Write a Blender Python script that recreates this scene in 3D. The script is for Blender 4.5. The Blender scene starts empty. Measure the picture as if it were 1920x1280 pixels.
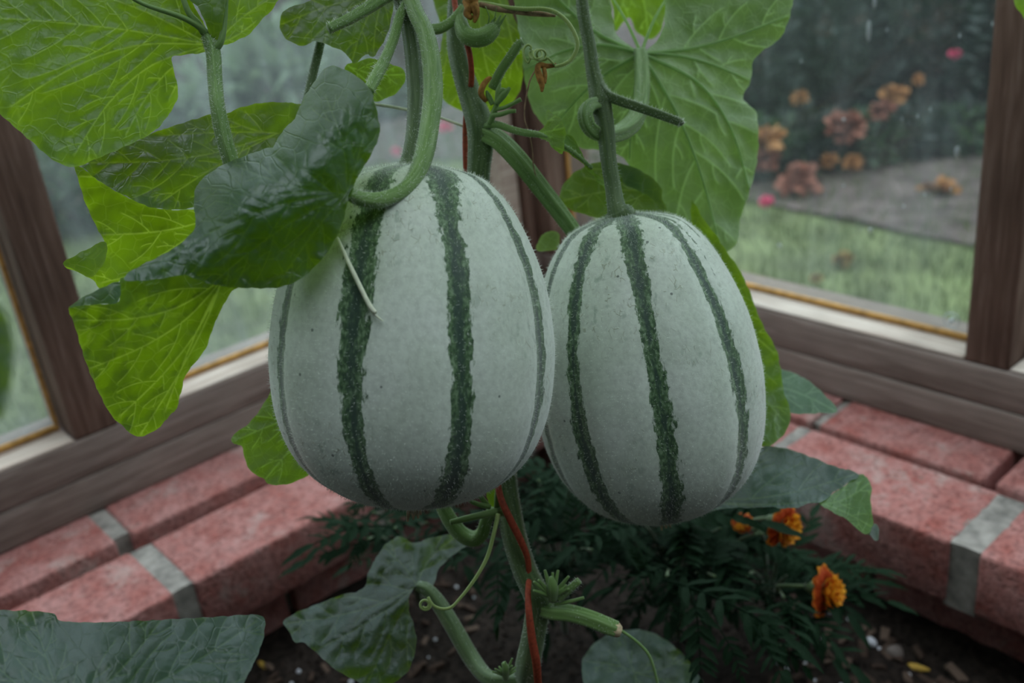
import bpy, bmesh, math, random
import numpy as np
from mathutils import Vector, Matrix, geometry, noise
from mathutils.bvhtree import BVHTree

S = bpy.context.scene
COL = S.collection
rnd = random.Random(7)
nrs = np.random.RandomState(11)

# ------------------------------------------------------------------ camera, sky, exposure
CAM = np.array([0.0, 0.0, 0.56])
YAW, PITCH, ROLL = math.radians(230.57), math.radians(24.02), math.radians(-6.69)
FPX = 1867.0
_f = np.array([math.cos(YAW)*math.cos(PITCH), math.sin(YAW)*math.cos(PITCH), -math.sin(PITCH)])
_r = np.cross(_f, [0, 0, 1.0]); _r /= np.linalg.norm(_r); _u = np.cross(_r, _f)
CR = math.cos(ROLL)*_r + math.sin(ROLL)*_u
CU = -math.sin(ROLL)*_r + math.cos(ROLL)*_u
CF = _f
cam_d = bpy.data.cameras.new('camera'); cam = bpy.data.objects.new('camera', cam_d); COL.objects.link(cam)
cam.matrix_world = Matrix(((CR[0], CU[0], -CF[0], CAM[0]), (CR[1], CU[1], -CF[1], CAM[1]),
                           (CR[2], CU[2], -CF[2], CAM[2]), (0, 0, 0, 1)))
cam_d.sensor_width = 36.0; cam_d.lens = FPX/1920*36.0
cam_d.clip_start = 0.02; cam_d.clip_end = 200
cam_d.dof.use_dof = True; cam_d.dof.focus_distance = 0.50; cam_d.dof.aperture_fstop = 6.7
cam_d.dof.aperture_blades = 9
S.camera = cam

world = bpy.data.worlds.new('overcast_sky'); S.world = world; world.use_nodes = True
wn = world.node_tree; wn.nodes.clear()
w_tc = wn.nodes.new('ShaderNodeTexCoord'); w_sep = wn.nodes.new('ShaderNodeSeparateXYZ')
w_mr = wn.nodes.new('ShaderNodeMapRange'); w_mr.inputs['From Min'].default_value = 0; w_mr.inputs['From Max'].default_value = 1
w_mr.inputs['To Min'].default_value = 0.33; w_mr.inputs['To Max'].default_value = 1.0
w_bg = wn.nodes.new('ShaderNodeBackground'); w_out = wn.nodes.new('ShaderNodeOutputWorld')
w_mx = wn.nodes.new('ShaderNodeMix'); w_mx.data_type = 'RGBA'
w_mx.inputs[6].default_value = (0, 0, 0, 1); w_mx.inputs[7].default_value = (0.84, 0.94, 1.03, 1)
wn.links.new(w_tc.outputs['Generated'], w_sep.inputs[0]); wn.links.new(w_sep.outputs['Z'], w_mr.inputs['Value'])
wn.links.new(w_mr.outputs[0], w_mx.inputs[0]); wn.links.new(w_mx.outputs[2], w_bg.inputs['Color'])
w_bg.inputs['Strength'].default_value = 1.0
wn.links.new(w_bg.outputs[0], w_out.inputs['Surface'])

S.view_settings.view_transform = 'Standard'; S.view_settings.look = 'None'
S.view_settings.gamma = 1.0; S.view_settings.use_curve_mapping = False
S.view_settings.exposure = 2.05

# ------------------------------------------------------------------ helpers
def P(x, y, t):
    """point seen at photo pixel (x, y) at depth t metres along the optical axis"""
    return CAM + t*(CF + CR*((x-960)/FPX) - CU*((y-640)/FPX))
def onz(x, y, z):
    d = CF + CR*((x-960)/FPX) - CU*((y-640)/FPX); t = (z-CAM[2])/d[2]
    return CAM + t*d
def tag(o, label=None, cat=None, group=None, kind=None):
    if label: o['label'] = label
    if cat: o['category'] = cat
    if group: o['group'] = group
    if kind: o['kind'] = kind
    return o
def empty(name, loc=(0, 0, 0)):
    o = bpy.data.objects.new(name, None); o.location = loc; o.empty_display_size = 0.02; COL.objects.link(o); return o
ORG = {}
def org(o):
    """world position of an object's own origin (only empties carry an offset)"""
    v = np.array(o.location); p = o.parent
    while p is not None: v = v + np.array(p.location); p = p.parent
    return v
class MB:
    def __init__(s): s.v = []; s.f = []; s.m = []; s.uv = []; s.att = []; s.n = 0
    def add(s, v, f, mi=0, uv=None, att=None):
        v = np.asarray(v, float); b = s.n
        s.v.append(v); s.n += len(v)
        s.f.extend([tuple(b+i for i in q) for q in f]); s.m.extend([mi]*len(f))
        s.uv.append(np.asarray(uv, float) if uv is not None else np.zeros((len(v), 2)))
        s.att.append(np.asarray(att, float) if att is not None else np.zeros(len(v)))
        return s
    def build(s, name, mats, parent=None, smooth=True, at=None):
        """mesh object from world-space points; origin = `at`, else the parent's origin, else the base centre"""
        v = np.concatenate(s.v)
        if parent is not None: o0 = org(parent); loc = (0, 0, 0)
        else:
            if at is None: at = np.array([(v[:, 0].min()+v[:, 0].max())/2, (v[:, 1].min()+v[:, 1].max())/2, v[:, 2].min()])
            o0 = np.array(at, float); loc = o0
        me = bpy.data.meshes.new(name)
        me.from_pydata((v-o0).tolist(), [], s.f)
        if not isinstance(mats, (list, tuple)): mats = [mats]
        for m in mats: me.materials.append(m)
        me.polygons.foreach_set('material_index', s.m)
        me.polygons.foreach_set('use_smooth', [smooth]*len(s.f))
        uvs = np.concatenate(s.uv); li = np.empty(len(me.loops), int); me.loops.foreach_get('vertex_index', li)
        ul = me.uv_layers.new(name='UVMap'); ul.data.foreach_set('uv', uvs[li].ravel())
        a = me.attributes.new('mark', 'FLOAT', 'POINT'); a.data.foreach_set('value', np.concatenate(s.att))
        me.update()
        o = bpy.data.objects.new(name, me); COL.objects.link(o)
        if parent is not None: o.parent = parent
        o.location = loc
        return o
def catmull(pts, n=8, closed=False):
    p = [np.asarray(q, float) for q in pts]; N = len(p); out = []
    rng = range(N if closed else N-1)
    for i in rng:
        if closed: a, b, c, d = p[i-1], p[i], p[(i+1) % N], p[(i+2) % N]
        else: a, b, c, d = p[max(i-1, 0)], p[i], p[i+1], p[min(i+2, N-1)]
        for k in range(n):
            t = k/n
            out.append(0.5*((2*b)+(c-a)*t+(2*a-5*b+4*c-d)*t*t+(3*b-a-3*c+d)*t**3))
    if not closed: out.append(p[-1])
    return np.array(out)
def frames(pts):
    T = np.gradient(pts, axis=0); T /= np.linalg.norm(T, axis=1)[:, None]+1e-12
    n = np.cross(T[0], [0.3, 0.2, 0.9]); n /= np.linalg.norm(n)
    Ns = [n]
    for i in range(1, len(pts)):
        n = Ns[-1]-T[i]*np.dot(Ns[-1], T[i]); n /= np.linalg.norm(n)+1e-12; Ns.append(n)
    Ns = np.array(Ns); return T, Ns, np.cross(T, Ns)
def tube(mb, pts, rad, seg=10, ridge=0.0, nr=5, mi=0, caps=True):
    pts = np.asarray(pts, float); n = len(pts); rad = np.broadcast_to(np.asarray(rad, float), (n,))
    T, A, B = frames(pts)
    th = np.linspace(0, 2*np.pi, seg, endpoint=False); k = 1+ridge*np.cos(nr*th)
    v = pts[:, None, :]+(rad[:, None]*k[None, :])[:, :, None]*(np.cos(th)[None, :, None]*A[:, None, :]+np.sin(th)[None, :, None]*B[:, None, :])
    L = np.concatenate([[0], np.cumsum(np.linalg.norm(np.diff(pts, axis=0), axis=1))])
    uv = np.stack(np.broadcast_arrays(th[None, :]/(2*np.pi), L[:, None]*20), -1).reshape(-1, 2)
    f = []
    for i in range(n-1):
        for j in range(seg):
            j2 = (j+1) % seg
            f.append((i*seg+j, i*seg+j2, (i+1)*seg+j2, (i+1)*seg+j))
    vv = v.reshape(-1, 3)
    if caps:
        f.append(tuple(range(seg-1, -1, -1))); f.append(tuple((n-1)*seg+j for j in range(seg)))
    mb.add(vv, f, mi, uv)
    return v
def pxpath(pp, n=8):
    """smooth world path + radii from (x, y, t, radius in px)"""
    c = catmull(pp, n)
    pts = np.array([P(x, y, t) for x, y, t, r in c]); rad = c[:, 3]*c[:, 2]/FPX
    return pts, rad
def hairs(mb, base, nrm, length, r=0.00009, jit=0.35, mi=0):
    n = len(base); d = nrm+nrs.normal(0, jit, (n, 3)); d /= np.linalg.norm(d, axis=1)[:, None]
    a = np.cross(d, nrs.normal(0, 1, (n, 3))); a /= np.linalg.norm(a, axis=1)[:, None]; b = np.cross(d, a)
    ln = np.broadcast_to(length, (n,))[:, None]
    v = np.empty((n, 4, 3))
    for k in range(3):
        w = k*2*math.pi/3; v[:, k] = base+r*(math.cos(w)*a+math.sin(w)*b)
    v[:, 3] = base+d*ln
    f = []
    for i in range(n):
        q = 4*i; f += [(q, q+1, q+3), (q+1, q+2, q+3), (q+2, q, q+3)]
    mb.add(v.reshape(-1, 3), f, mi)
def tube_hairs(mb, pts, rad, per_m=9000, length=0.0016, r=0.00009):
    T, A, B = frames(pts); L = np.linalg.norm(np.diff(pts, axis=0), axis=1); tot = L.sum(); n = max(4, int(tot*per_m))
    s = nrs.uniform(0, len(pts)-1.001, n); i = s.astype(int); fr = (s-i)[:, None]
    th = nrs.uniform(0, 2*np.pi, n)
    d = np.cos(th)[:, None]*A[i]+np.sin(th)[:, None]*B[i]
    rad = np.broadcast_to(rad, (len(pts),))
    b = pts[i]*(1-fr)+pts[i+1]*fr+d*(rad[i]*0.96)[:, None]
    hairs(mb, b, d, length*nrs.uniform(0.5, 1.3, n), r)
def box_v(x0, x1, y0, y1, z0, z1):
    v = [(x, y, z) for x in (x0, x1) for y in (y0, y1) for z in (z0, z1)]
    f = [(0, 1, 3, 2), (4, 6, 7, 5), (0, 4, 5, 1), (2, 3, 7, 6), (0, 2, 6, 4), (1, 5, 7, 3)]
    return v, f
def bevel_box(name, dims, mat, parent=None, bev=0.003, seg=2, jit=0.0, seed=0, tilt=0.0):
    x0, x1, y0, y1, z0, z1 = dims
    bm = bmesh.new(); bmesh.ops.create_cube(bm, size=1)
    for v in bm.verts: v.co = Vector((v.co.x*(x1-x0), v.co.y*(y1-y0), (v.co.z+0.5)*(z1-z0)))
    bmesh.ops.bevel(bm, geom=bm.edges[:], offset=bev, segments=seg, affect='EDGES', profile=0.6)
    rr = random.Random(seed)
    if jit:
        for v in bm.verts: v.co += Vector((rr.uniform(-jit, jit), rr.uniform(-jit, jit), rr.uniform(-jit, jit)))
    if tilt:
        for v in bm.verts: v.co.z += v.co.x*rr.uniform(-tilt, tilt)*0.2+(v.co.x+v.co.y)*tilt*rr.choice((-.2, .2))*0
    me = bpy.data.meshes.new(name); bm.to_mesh(me); bm.free(); me.materials.append(mat)
    for p in me.polygons: p.use_smooth = seg > 1
    o = bpy.data.objects.new(name, me); COL.objects.link(o)
    loc = np.array([(x0+x1)/2, (y0+y1)/2, z0])
    if parent is not None: o.parent = parent; loc = loc-org(parent)
    o.location = loc
    return o

# ------------------------------------------------------------------ materials
def new_mat(name):
    m = bpy.data.materials.new(name); m.use_nodes = True; nt = m.node_tree; nt.nodes.clear()
    return m, nt
def N(nt, typ, **kw):
    n = nt.nodes.new('ShaderNode'+typ)
    for k, v in kw.items():
        if k in n.inputs.keys(): n.inputs[k].default_value = v
        else: setattr(n, k, v)
    return n
def lk(nt, a, b): nt.links.new(a, b)
def c4(c): return (c[0], c[1], c[2], 1)
def srgb(r, g, b):
    def g_(x):
        x /= 255.0
        return x/12.92 if x <= 0.04045 else ((x+0.055)/1.055)**2.4
    return (g_(r), g_(g), g_(b))
def ramp(nt, stops, interp='LINEAR'):
    n = nt.nodes.new('ShaderNodeValToRGB'); e = n.color_ramp.elements; n.color_ramp.interpolation = interp
    while len(e) > 1: e.remove(e[-1])
    e[0].position = stops[0][0]; e[0].color = c4(stops[0][1]) if not isinstance(stops[0][1], float) else (stops[0][1],)*3+(1,)
    for p, c in stops[1:]:
        q = e.new(p); q.color = c4(c) if not isinstance(c, float) else (c, c, c, 1)
    return n
def mixc(nt, fac, a, b, blend='MIX'):
    n = nt.nodes.new('ShaderNodeMix'); n.data_type = 'RGBA'; n.blend_type = blend
    for i, x in ((0, fac), (6, a), (7, b)):
        if hasattr(x, 'links'): nt.links.new(x, n.inputs[i])
        elif i == 0: n.inputs[0].default_value = x
        else: n.inputs[i].default_value = c4(x)
    return n.outputs[2]
def mathn(nt, op, a, b=0.0, c=None):
    n = nt.nodes.new('ShaderNodeMath'); n.operation = op
    for i, x in enumerate((a, b, c)):
        if x is None: continue
        if hasattr(x, 'links'): nt.links.new(x, n.inputs[i])
        else: n.inputs[i].default_value = x
    return n.outputs[0]
def tex(nt, kind, vec=None, **kw):
    n = N(nt, 'Tex'+kind, **kw)
    if vec is not None: lk(nt, vec, n.inputs['Vector'])
    return n
def mapping(nt, vec, scale=(1, 1, 1), rot=(0, 0, 0), loc=(0, 0, 0)):
    n = nt.nodes.new('ShaderNodeMapping'); n.inputs['Scale'].default_value = scale; n.inputs['Rotation'].default_value = rot
    n.inputs['Location'].default_value = loc
    lk(nt, vec, n.inputs['Vector']); return n.outputs[0]
def coords(nt): return nt.nodes.new('ShaderNodeTexCoord')
def finish(nt, shader):
    o = nt.nodes.new('ShaderNodeOutputMaterial'); lk(nt, shader, o.inputs['Surface'])
def principled(nt, col, rough=0.5, spec=0.4, bump=None, bstr=0.3, bdist=0.001, **kw):
    p = nt.nodes.new('ShaderNodeBsdfPrincipled')
    if hasattr(col, 'links'): lk(nt, col, p.inputs['Base Color'])
    else: p.inputs['Base Color'].default_value = c4(col)
    if hasattr(rough, 'links'): lk(nt, rough, p.inputs['Roughness'])
    else: p.inputs['Roughness'].default_value = rough
    p.inputs['Specular IOR Level'].default_value = spec
    for k, v in kw.items(): p.inputs[k].default_value = v
    if bump is not None:
        b = nt.nodes.new('ShaderNodeBump'); b.inputs['Strength'].default_value = bstr; b.inputs['Distance'].default_value = bdist
        lk(nt, bump, b.inputs['Height']); lk(nt, b.outputs[0], p.inputs['Normal'])
    return p
def simple_mat(name, col, rough=0.6, spec=0.3, var=0.25, scale=60.0, bstr=0.2, bdist=0.001):
    m, nt = new_mat(name); tc = coords(nt)
    nz = tex(nt, 'Noise', tc.outputs['Object'], Scale=scale, Detail=5.0)
    dk = tuple(x*(1-var) for x in col); lt = tuple(min(1, x*(1+var)) for x in col)
    r = ramp(nt, [(0.3, dk), (0.7, lt)]); lk(nt, nz.outputs[0], r.inputs[0])
    finish(nt, principled(nt, r.outputs[0], rough, spec, nz.outputs[0], bstr, bdist).outputs[0]); return m

def leaf_mat(name, top, under, trans, tw=0.45, rough=0.42, spec=0.5, cell=115.0, veinc=None, sheen=0.08, spots=True):
    m, nt = new_mat(name); tc = coords(nt); uv = tc.outputs['UV']
    geo = nt.nodes.new('ShaderNodeNewGeometry')
    back = geo.outputs['Backfacing']
    wob = tex(nt, 'Noise', uv, Scale=90.0, Detail=2.0)
    add = nt.nodes.new('ShaderNodeVectorMath'); add.operation = 'MULTIPLY_ADD'
    lk(nt, wob.outputs['Color'], add.inputs[0]); add.inputs[1].default_value = (0.004,)*3; lk(nt, uv, add.inputs[2])
    vo = tex(nt, 'Voronoi', add.outputs[0], feature='DISTANCE_TO_EDGE', Scale=cell)
    vl = ramp(nt, [(0.0, 0.75), (0.02, 0.5), (0.05, 0.0)]); lk(nt, vo.outputs['Distance'], vl.inputs[0])
    vo2 = tex(nt, 'Voronoi', add.outputs[0], feature='DISTANCE_TO_EDGE', Scale=cell*3.3)
    n1 = tex(nt, 'Noise', uv, Scale=28.0, Detail=4.0); n2 = tex(nt, 'Noise', uv, Scale=400.0, Detail=3.0)
    at = N(nt, 'Attribute', attribute_name='mark')
    vmask = mathn(nt, 'MULTIPLY', vl.outputs[0], n1.outputs[0])
    vmask = mathn(nt, 'MAXIMUM', mathn(nt, 'MULTIPLY', vmask, 0.75), at.outputs['Fac'])
    if veinc is None: veinc = tuple(min(1, x*1.6+0.02) for x in under)
    base = mixc(nt, back, top, under)
    lo = mixc(nt, 1.0, base, (0.72, 0.78, 0.7), 'MULTIPLY'); hi = mixc(nt, 1.0, base, (1.25, 1.2, 1.2), 'MULTIPLY')
    r1 = ramp(nt, [(0.32, 0.0), (0.68, 1.0)]); lk(nt, n1.outputs[0], r1.inputs[0])
    col = mixc(nt, r1.outputs[0], lo, hi)
    vfac = mathn(nt, 'MULTIPLY', vmask, mathn(nt, 'MULTIPLY_ADD', back, 0.62, 0.16))
    col = mixc(nt, vfac, col, veinc)
    if spots:  # pale powdery marks on the upper face
        v3 = tex(nt, 'Voronoi', uv, Scale=45.0, Randomness=1.0)
        rr = ramp(nt, [(0.0, 1.0), (0.22, 0.8), (0.27, 0.0)]); lk(nt, v3.outputs['Distance'], rr.inputs[0])
        sm = tex(nt, 'Noise', uv, Scale=13.0); r3 = ramp(nt, [(0.56, 0.0), (0.66, 1.0)]); lk(nt, sm.outputs[0], r3.inputs[0])
        sf = mathn(nt, 'MULTIPLY', mathn(nt, 'MULTIPLY', rr.outputs[0], r3.outputs[0]), mathn(nt, 'MULTIPLY_ADD', back, -0.16, 0.18))
        col = mixc(nt, sf, col, (0.42, 0.5, 0.5))
    tcol = mixc(nt, mathn(nt, 'MULTIPLY', vmask, 0.75), mixc(nt, r1.outputs[0], tuple(x*0.75 for x in trans), trans), tuple(min(1, x*1.7+0.08) for x in trans))
    hsum = mathn(nt, 'ADD', mathn(nt, 'MULTIPLY', vl.outputs[0], -0.6), mathn(nt, 'MULTIPLY', n2.outputs[0], 0.45))
    hsum = mathn(nt, 'MULTIPLY_ADD', vo2.outputs['Distance'], 0.5, hsum)
    p = principled(nt, col, rough, spec, hsum, 0.5, 0.0008)
    p.inputs['Sheen Weight'].default_value = sheen; p.inputs['Sheen Roughness'].default_value = 0.45
    t = N(nt, 'BsdfTranslucent'); lk(nt, tcol, t.inputs['Color'])
    mx = N(nt, 'MixShader'); mx.inputs[0].default_value = tw
    lk(nt, p.outputs[0], mx.inputs[1]); lk(nt, t.outputs[0], mx.inputs[2])
    finish(nt, mx.outputs[0]); return m

M = {}
M['leaf'] = leaf_mat('melon_leaf', (0.015, 0.043, 0.037), (0.07, 0.15, 0.04), (0.38, 0.64, 0.004), rough=0.38, spec=0.5, sheen=0.06, tw=0.36)
M['leaf_young'] = leaf_mat('young_melon_leaf', (0.05, 0.14, 0.04), (0.15, 0.27, 0.05), (0.30, 0.52, 0.015), cell=190, spots=False)
M['leaf_pale'] = leaf_mat('pale_underside_leaf', (0.03, 0.085, 0.035), (0.29, 0.40, 0.24), (0.24, 0.44, 0.05), tw=0.27, cell=110, spots=False)
M['leaf_marigold'] = leaf_mat('marigold_leaf', (0.005, 0.019, 0.008), (0.007, 0.022, 0.009), (0.014, 0.045, 0.006), tw=0.2, cell=300, spots=False, rough=0.65, spec=0.08, sheen=0.0)  # green darkened to stand in for shade from foliage overhead

def stem_mat(name, a, b, line, tw=0.18):
    m, nt = new_mat(name); tc = coords(nt)
    mp = mapping(nt, tc.outputs['UV'], (14, 1.5, 1)); nz = tex(nt, 'Noise', mp, Scale=2.0, Detail=3.0)
    n2 = tex(nt, 'Noise', tc.outputs['Object'], Scale=900.0, Detail=2.0)
    r = ramp(nt, [(0.3, a), (0.55, b), (0.72, line)]); lk(nt, nz.outputs[0], r.inputs[0])
    sp = tex(nt, 'Voronoi', tc.outputs['Object'], Scale=130.0); rs = ramp(nt, [(0.0, 1.0), (0.07, 1.0), (0.1, 0.0)])
    lk(nt, sp.outputs['Distance'], rs.inputs[0])
    spm = mathn(nt, 'MULTIPLY', rs.outputs[0], mathn(nt, 'GREATER_THAN', tex(nt, 'Noise', tc.outputs['Object'], Scale=40.0).outputs[0], 0.6))
    col = mixc(nt, mathn(nt, 'MULTIPLY', spm, 0.0), r.outputs[0], (0.01, 0.012, 0.01))
    p = principled(nt, col, 0.5, 0.4, n2.outputs[0], 0.25, 0.0006)
    p.inputs['Sheen Weight'].default_value = 0.3
    t = N(nt, 'BsdfTranslucent'); t.inputs['Color'].default_value = c4(tuple(x*1.3 for x in b))
    mx = N(nt, 'MixShader'); mx.inputs[0].default_value = tw
    lk(nt, p.outputs[0], mx.inputs[1]); lk(nt, t.outputs[0], mx.inputs[2]); finish(nt, mx.outputs[0]); return m
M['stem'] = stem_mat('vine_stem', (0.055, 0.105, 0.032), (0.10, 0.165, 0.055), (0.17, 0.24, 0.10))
M['stem_dark'] = stem_mat('vine_stem_dark_green', (0.05, 0.095, 0.03), (0.09, 0.15, 0.05), (0.14, 0.2, 0.09))  # a little darker than the main stem green
M['petiole'] = stem_mat('petiole', (0.10, 0.21, 0.04), (0.18, 0.31, 0.085), (0.28, 0.41, 0.18))
M['tendril'] = stem_mat('tendril', (0.28, 0.40, 0.10), (0.38, 0.50, 0.16), (0.45, 0.55, 0.25))
M['vein'] = stem_mat('leaf_vein', (0.36, 0.52, 0.24), (0.46, 0.62, 0.32), (0.55, 0.70, 0.40), 0.6)
M['vein_top'] = stem_mat('leaf_vein_upper', (0.04, 0.10, 0.05), (0.05, 0.12, 0.06), (0.08, 0.16, 0.09))
M['hair'] = simple_mat('plant_hair', (0.78, 0.85, 0.75), 0.5, 0.3, 0.05)
M['dry'] = simple_mat('dried_petal', (0.30, 0.15, 0.04), 0.8, 0.2, 0.5, 300)
M['dry_pale'] = simple_mat('dried_straw', (0.50, 0.40, 0.25), 0.7, 0.2, 0.35, 250)
M['dry_brown'] = simple_mat('dried_bract', (0.30, 0.20, 0.13), 0.8, 0.2, 0.45, 250)
M['straw_white'] = simple_mat('bleached_tendril', (0.62, 0.66, 0.50), 0.5, 0.3, 0.15, 300)
M['string'] = None

def melon_mat():
    m, nt = new_mat('melon_rind'); tc = coords(nt); uv = tc.outputs['UV']; ob = tc.outputs['Object']
    at = N(nt, 'Attribute', attribute_name='mark')           # distance to the nearest stripe, 1 = its edge
    mpv = mapping(nt, ob, (1, 1, 0.35)); mpf = mapping(nt, ob, (1, 1, 0.6))
    ned = tex(nt, 'Noise', mpv, Scale=330.0, Detail=5.0, Roughness=0.7)
    ned2 = tex(nt, 'Noise', mpv, Scale=75.0, Detail=2.0)
    d = mathn(nt, 'ADD', at.outputs['Fac'], mathn(nt, 'MULTIPLY', mathn(nt, 'SUBTRACT', ned.outputs[0], 0.5), 2.1))
    d = mathn(nt, 'ADD', d, mathn(nt, 'MULTIPLY', mathn(nt, 'SUBTRACT', ned2.outputs[0], 0.5), 0.9))
    stripe = ramp(nt, [(0.0, 1.0), (0.44, 1.0), (0.52, 0.0)]); lk(nt, mathn(nt, 'MULTIPLY', d, 0.5), stripe.inputs[0])
    core = ramp(nt, [(0.0, 0.9), (0.09, 0.75), (0.24, 0.0)]); lk(nt, mathn(nt, 'MULTIPLY', d, 0.5), core.inputs[0])
    # speckled green inside the stripe
    sp = tex(nt, 'Noise', mpf, Scale=620.0, Detail=3.0); spr = ramp(nt, [(0.36, srgb(46, 72, 46)), (0.5, srgb(72, 100, 64)), (0.66, srgb(112, 138, 104))])
    lk(nt, sp.outputs[0], spr.inputs[0])
    green = mixc(nt, core.outputs[0], spr.outputs[0], srgb(40, 62, 52))
    # pale rind
    b1 = tex(nt, 'Noise', ob, Scale=26.0, Detail=5.0); b2 = tex(nt, 'Noise', ob, Scale=330.0, Detail=4.0)
    pr = ramp(nt, [(0.3, (0.46, 0.53, 0.43)), (0.52, (0.535, 0.60, 0.51)), (0.75, (0.61, 0.66, 0.59))]); lk(nt, b1.outputs[0], pr.inputs[0])
    p2 = ramp(nt, [(0.3, 0.88), (0.6, 1.05)]); lk(nt, b2.outputs[0], p2.inputs[0])
    pale = mixc(nt, 1.0, pr.outputs[0], p2.outputs[0], 'MULTIPLY')
    # thin grey-green flecks and small netting cracks
    fl = tex(nt, 'Noise', mpf, Scale=210.0, Detail=2.0); flr = ramp(nt, [(0.60, 0.0), (0.70, 0.45)]); lk(nt, fl.outputs[0], flr.inputs[0])
    flm = tex(nt, 'Noise', ob, Scale=17.0, Detail=2.0); fm = ramp(nt, [(0.45, 0.0), (0.62, 1.0)]); lk(nt, flm.outputs[0], fm.inputs[0])
    pale = mixc(nt, mathn(nt, 'MULTIPLY', flr.outputs[0], fm.outputs[0]), pale, srgb(96, 122, 100))
    ck = tex(nt, 'Voronoi', mapping(nt, ob, (1, 1, 0.4)), feature='DISTANCE_TO_EDGE', Scale=330.0)
    ckr = ramp(nt, [(0.0, 1.0), (0.03, 1.0), (0.06, 0.0)]); lk(nt, ck.outputs['Distance'], ckr.inputs[0])
    ckm = tex(nt, 'Noise', ob, Scale=240.0, Detail=1.0); cm = ramp(nt, [(0.57, 0.0), (0.61, 1.0)]); lk(nt, ckm.outputs[0], cm.inputs[0])
    crk = mathn(nt, 'MULTIPLY', mathn(nt, 'MULTIPLY', ckr.outputs[0], cm.outputs[0]), mathn(nt, 'MULTIPLY', fm.outputs[0], 0.5))
    pale = mixc(nt, crk, pale, srgb(120, 122, 84))
    col = mixc(nt, stripe.outputs[0], pale, green)
    # tiny dark specks
    vo = tex(nt, 'Voronoi', ob, Scale=78.0, Randomness=1.0); vs = ramp(nt, [(0.0, 1.0), (0.052, 1.0), (0.07, 0.0)]); lk(nt, vo.outputs['Distance'], vs.inputs[0])
    col = mixc(nt, mathn(nt, 'MULTIPLY', vs.outputs[0], 0.75), col, (0.03, 0.045, 0.035))
    h = mathn(nt, 'ADD', mathn(nt, 'MULTIPLY', b2.outputs[0], 0.6), mathn(nt, 'MULTIPLY', crk, 0.8))
    h = mathn(nt, 'ADD', h, mathn(nt, 'MULTIPLY', b1.outputs[0], 1.2))
    p = principled(nt, col, 0.48, 0.35, h, 0.35, 0.0009)
    p.inputs['Sheen Weight'].default_value = 0.35; p.inputs['Sheen Roughness'].default_value = 0.5
    finish(nt, p.outputs[0]); return m
M['melon'] = melon_mat()

def wood_mat(name, dark, mid, light, axis, grain=1.0, rough=0.75):
    m, nt = new_mat(name); tc = coords(nt)
    sc = [55.0*grain]*3; sc[axis] = 3.0*grain
    g = tex(nt, 'Noise', mapping(nt, tc.outputs['Object'], tuple(sc)), Scale=3.0, Detail=6.0, Roughness=0.6, Distortion=0.6)
    b = tex(nt, 'Noise', tc.outputs['Object'], Scale=9.0, Detail=3.0)
    sc2 = [170.0]*3; sc2[axis] = 5.0
    fine = tex(nt, 'Noise', mapping(nt, tc.outputs['Object'], tuple(sc2)), Scale=4.0, Detail=3.0)
    r = ramp(nt, [(0.28, dark), (0.5, mid), (0.74, light)]); lk(nt, g.outputs[0], r.inputs[0])
    r2 = ramp(nt, [(0.3, 0.72), (0.7, 1.15)]); lk(nt, b.outputs[0], r2.inputs[0])
    col = mixc(nt, 1.0, r.outputs[0], r2.outputs[0], 'MULTIPLY')
    h = mathn(nt, 'ADD', g.outputs[0], mathn(nt, 'MULTIPLY', fine.outputs[0], 0.6))
    finish(nt, principled(nt, col, rough, 0.25, h, 0.5, 0.002).outputs[0]); return m
W = dict(dark=(0.14, 0.10, 0.085), mid=(0.225, 0.172, 0.15), light=(0.32, 0.26, 0.235))
M['wood_x'] = wood_mat('weathered_cedar_x', **W, axis=0)
M['wood_y'] = wood_mat('weathered_cedar_y', **W, axis=1)
M['wood_z'] = wood_mat('weathered_cedar_z', (0.085, 0.048, 0.036), (0.15, 0.09, 0.068), (0.25, 0.17, 0.14), axis=2)
M['sill_x'] = wood_mat('worn_sill_x', (0.30, 0.22, 0.18), (0.48, 0.38, 0.32), (0.62, 0.54, 0.48), axis=0)
M['sill_y'] = wood_mat('worn_sill_y', (0.36, 0.26, 0.21), (0.54, 0.45, 0.39), (0.64, 0.56, 0.50), axis=1)
M['putty'] = simple_mat('orange_putty', (0.42, 0.22, 0.06), 0.7, 0.3, 0.35, 90)

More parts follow.
